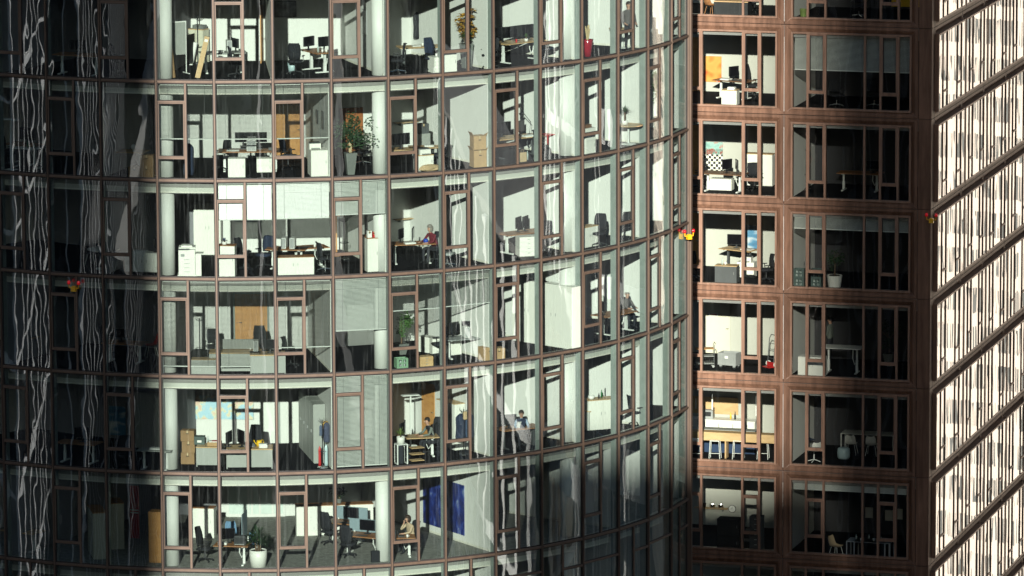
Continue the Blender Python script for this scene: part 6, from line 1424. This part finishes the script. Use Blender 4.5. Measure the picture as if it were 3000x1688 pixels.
wc = B_(cabinet(1.1, .45, 1.3, 'cabinet_white', 'light_wood', 2, 1), 2, 'Z4', 680, 1330, 'white cupboard right of the two angled monitors', 'cupboard', h=.0); B_(chair(), 2, 'Z4', 640, 1370, 'black chair before the white cupboard, block third row', 'chair', rot=30)
d = B_(desk(1.8, .8), 2, 'Z4', 1400, 1240, 'dim desk in the shaded bay, third row', 'desk', h=.74); ON(d, monitor(), .5, .1, .74, 'dim monitor in the shaded bay, third row', 'monitor'); B_(coat_stand(1.7), 2, 'Z4', 1010, 1360, 'dim coat stand in the shaded bay, third row', 'coat stand'); 
# r3
d = B_(desk(1.5, .8, 1.05, top='light_wood', leg='dark_grey'), 3, 'Z8', 520, 505, 'raised standing desk with a curved monitor, block fourth row', 'desk', h=1.05, rot=-20); ON(d, monitor(.75, .42), -.2, .1, 1.05, 'curved black monitor on the raised standing desk', 'monitor', 25); ON(d, papers(.5, .3, .03), .4, 0, 1.05, 'papers on the raised standing desk', 'papers')
pd = B_(cabinet(.9, .5, .7, 'dark_grey', 'light_wood', 1, 1), 3, 'Z8', 435, 740, 'dark pedestal with wooden top in front of the standing desk', 'pedestal'); ON(pd, bottle('clear_bottle'), -.2, 0, .7, 'bottle on the dark pedestal, block fourth row', 'bottle'); ON(pd, mug(), -.08, .05, .7, 'mug on the dark pedestal, block fourth row', 'mug')
pr_ = B_(cabinet(.7, .5, .62, 'cabinet_white', None, 1, 1), 3, 'Z8', 575, 650, 'white cabinet right of the standing desk', 'cabinet', h=.3); ON(pr_, printer(), 0, 0, .62, 'white printer right of the standing desk', 'printer')
BBACK(picture(.8, .95, 'print_poster', None), 'Z8', 605, 420, 'blue and white wall chart above the printer', 'chart'); B_(chair('black_fabric'), 3, 'Z8', 712, 735, 'black chair at the right of the fourth row window', 'chair', rot=-60); B_(chair('black_fabric'), 3, 'Z8', 215, 700, 'black chair at the left of the fourth row window', 'chair', h=.1, rot=60); bdoor(3, 'Z8', 195, .6)
for xx, yy, lab in ((948, 770, 'left'), (1070, 772, 'right')):
    c0 = B_(crate('crate_dark', .4, .3, .36), 3, 'Z8', xx, yy, 'lower dark bottle crate of the ' + lab + ' pair in the shaded bay', 'crate'); ON(c0, crate('crate_dark', .4, .3, .36), 0, 0, .362, 'upper dark bottle crate of the ' + lab + ' pair in the shaded bay', 'crate')
B_(bush('planter_white', .31, .48, .5, .5, 'leaf_dark', 200, .12, 'dry_plant', False, seed=41, square=False), 3, 'Z8', 1195, 775, 'sparse dark plant in a round white pot, shaded bay', 'plant')
B_(garment('navy_fabric', .3, .8, .2, 21), 3, 'Z8', 955, 640, 'dark coat on a low cabinet in the shaded bay', 'coat', h=.4)
# r4
bdoor(4, 'Z8', 358, 1.2, 'cabinet_cream'); B_(mail_trolley(), 4, 'Z8', 275, 1340, 'mail trolley with orange top tray behind the fifth row window', 'trolley', rot=20); B_(tub_cart(), 4, 'Z8', 452, 1350, 'grey plastic tub cart on castors, fifth row of the block', 'cart', rot=-12); B_(hand_truck(), 4, 'Z8', 742, 1340, 'upright hand truck with a red plate, fifth row', 'hand truck', rot=-40)
BBACK(MB().box(-.2, .2, -.01, .0, -.07, .07, 'paper').box(-.14, .14, -.012, -.01, -.03, .03, 'red').build('door_sign'), 'Z8', 338, 970, 'small red and white sign above the grey door', 'sign', .09)
B_(standing('shirt_grey', 'hair_dark'), 4, 'Z8', 1165, 1290, 'dim standing person in the shaded bay, fifth row', 'person', rot=-100); B_(cabinet(1.1, .5, .75, 'cabinet_white', None, 2, 1), 4, 'Z8', 1040, 1395, 'white low cabinet at the window of the shaded bay, fifth row', 'cabinet')
d = B_(desk(1.6, .8, 1.05, top='paper'), 4, 'Z8', 1255, 1198, 'thin white raised desk in the shaded bay, fifth row', 'desk', h=1.05); B_(bush('planter_grey', .2, .5, .6, .6, 'leaf_dark', 350, .1, 'dim_plant', False, seed=44), 4, 'Z8', 1580, 1330, 'leafy plant in the dim right of the shaded bay', 'plant')
# r5: kitchen
kb = BD(cabinet(3.6, .5, .95, 'counter_navy', 'cabinet_grey', 4, 1), 5, 'Z12', 335, 2.7, 'navy kitchen counter behind the wooden bar', 'counter'); 
kc = empty('kitchen_cupboards'); P('carcass', MB().box(-1.8, 1.8, -.3, .3, 0, .9, 'cabinet_white'), kc)
for j in range(6): dr = P('door', MB().box(-1.79 + .6 * j, -1.21 + .6 * j, -.32, -.301, .05, .88, 'cabinet_white'), kc); P('handle', MB().box(-1.52 + .6 * j, -1.50 + .6 * j, -.34, -.321, .62, .8, 'dark_grey'), dr)
P('worktop', MB().box(-1.82, 1.82, -.33, .3, .9, .94, 'cabinet_white'), kc)
BD(kc, 5, 'Z12', 340, 4.86, 'white kitchen cupboards along the back wall, sixth row', 'cupboards')
ON(kc, MB().box(-.2, .2, -.15, .15, 0, .35, 'grey_plastic').box(-.12, .12, -.16, -.15, .1, .28, 'black_plastic').build('coffee_machine'), -.2, 0, .94, 'silver coffee machine on the white kitchen worktop', 'coffee machine'); ON(kc, bottle('yellow', .28), .72, 0, .94, 'yellow bottle on the white kitchen worktop', 'bottle'); ON(kc, bottle('black_plastic', .32), .9, 0, .94, 'dark bottle on the white kitchen worktop', 'bottle')
BBACK(picture(2.2, .7, 'oak_bar', None), 'Z12', 330, 240, 'wooden splashback behind the coffee machine', 'splashback')
bar_ = empty('wooden_bar'); P('front', MB().box(-2.3, 2.3, -.03, .0, .72, 1.06, 'oak_bar'), bar_); P('worktop', MB().box(-2.3, 2.3, .0, .45, 1.03, 1.06, 'oak_bar'), bar_)
for x in (-2.2, -.1, 2.2): P('leg', MB().box(x - .03, x + .03, .01, .4, 0, 1.03, 'oak_bar'), bar_)
B_(bar_, 5, 'Z12', 440, 610, 'long oak bar across the sixth row window', 'bar', h=.05)
for xx, lab in ((215, 'leftmost'), (350, 'second'), (515, 'third'), (690, 'rightmost')): B_(stool(), 5, 'Z12', xx, 618, lab + ' white wire bar stool from the left at the oak bar', 'stool', rot=5)
for j, (xx, yy) in enumerate(((215, 150), (330, 140), (640, 180))):
    p = on_plane('Z12', xx, yy, Vector((BX, BY, 0)) - Vector((-sa_, -ca, 0)) * 1.6, Vector((-sa_, -ca, 0))); p.z = bz(4) - .52; setpos(pendant(.62 + .18 * (j == 2)), p, -BA, ('left', 'middle', 'right')[j] + ' slim white pendant lamp above the oak bar', 'pendant lamp')
for xx, lab in ((1315, 'left'), (1460, 'right')): BD(shell_chair('planter_white'), 5, 'Z12', xx, 3.5, lab + ' white shell chair at the table of the shaded bay', 'chair', rot=180)
B_(shell_chair('planter_white', 'steel_white', True), 5, 'Z12', 1050, 640, 'white swivel shell chair near the window of the shaded bay', 'chair', rot=-140); B_(shell_chair('navy_fabric', 'steel_white', True), 5, 'Z12', 1010, 560, 'dark blue lounge chair left in the shaded bay', 'chair', rot=60); B_(MB().lathe([(.2, 0), (.25, .06), (.26, .25), (.24, .42), (.18, .46)], 'bin_blue', 22).build('round_pouf', None, True), 5, 'Z12', 1260, 618, 'pale blue round pouf on the floor of the shaded bay', 'pouf')
tb_ = BD(frame_table(2.2, .8, .74), 5, 'Z12', 1440, 4.3, 'long white table behind the two white shell chairs', 'table')
# r6
BBACK(wall_clock(), 'Z12', 472, 973, 'round black rimmed clock on the kitchen wall', 'clock', .0)
kf = B_(cabinet(.95, .6, 1.35, 'black_plastic', None, 1, 2), 6, 'Z12', 400, 1300, 'black refrigerator below the round clock', 'refrigerator', h=.1); B_(cabinet(.5, .5, 1.5, 'dark_grey', None, 1, 7, name='filing_cabinet', pieces='drawer', handle='paper'), 6, 'Z12', 505, 1400, 'dark drawer tower with pale labels, lowest row of the block', 'drawers')
sv = BBACK(wall_shelf(1.4, .3), 'Z12', 330, 960, 'dark wall shelf with pots left of the round clock', 'shelf', .002)
for j, xx in enumerate((-.35, .05, .4)): ON(sv, MB().lathe([(.1, 0), (.13, .16), (.12, .16), (.09, .02)], ('black_plastic', 'chrome', 'chrome')[j], 16).build('cooking_pot'), xx, -.15, .0, ('black', 'middle steel', 'right steel')[j] + ' pot on the kitchen wall shelf', 'pot')
tl = MB()
for a in range(7):
    for b in range(3): tl.box(-1.05 + .3 * a, -.76 + .3 * a, -.012, 0, .3 * b, .29 + .3 * b, 'tile')
BBACK(tl.build('tile_splashback'), 'Z12', 430, 1150, 'pale square tiles on the kitchen wall below the clock', 'tiles', .002)
B_(open_shelf(1.2, .5, .9, 3, 'dark_grey', 'black_plastic'), 6, 'Z12', 370, 1410, 'dark open shelf by the lowest row window', 'shelf')
t1 = B_(frame_table(1.6, .8, .72, 'grey_plastic'), 6, 'Z12', 1310, 1310, 'dim table with dishes in the lowest shaded room', 'table', h=.72)
for j in range(5): ON(t1, mug() if j % 2 else bottle('clear_bottle', .2), -.5 + .25 * j, (.1, -.15, .2, -.05, .12)[j], .745, ('leftmost', 'second', 'third', 'fourth', 'rightmost')[j] + ' small vessel on the dim table with dishes', 'vessel')
t2 = B_(frame_table(1.5, .8, .72, 'grey_plastic'), 6, 'Z12', 1450, 1225, 'second dim table behind the dishes', 'table', h=.72); B_(shell_chair('kraft'), 6, 'Z12', 1050, 1400, 'tan chair left in the lowest shaded room', 'chair', h=.3, rot=70)
BBACK(MB().lathe([(.08, 0), (.08, .45), (.03, .52)], 'red', 14).build('fire_extinguisher', None, True), 'Z12', 922, 1130, 'red fire extinguisher on the wall of the lowest shaded room', 'extinguisher', .1)
# a few pinned sheets
for j, (xx, yy) in enumerate(((1440, 1000), (1580, 1020), (1650, 1010))): BBACK(MB().box(-.16, .16, -.006, 0, -.22, .22, 'paper').build('pinned_sheet'), 'Z12', xx, yy, ('left', 'middle', 'right')[j] + ' of three sheets pinned in the lowest shaded room', 'sheet', .005)
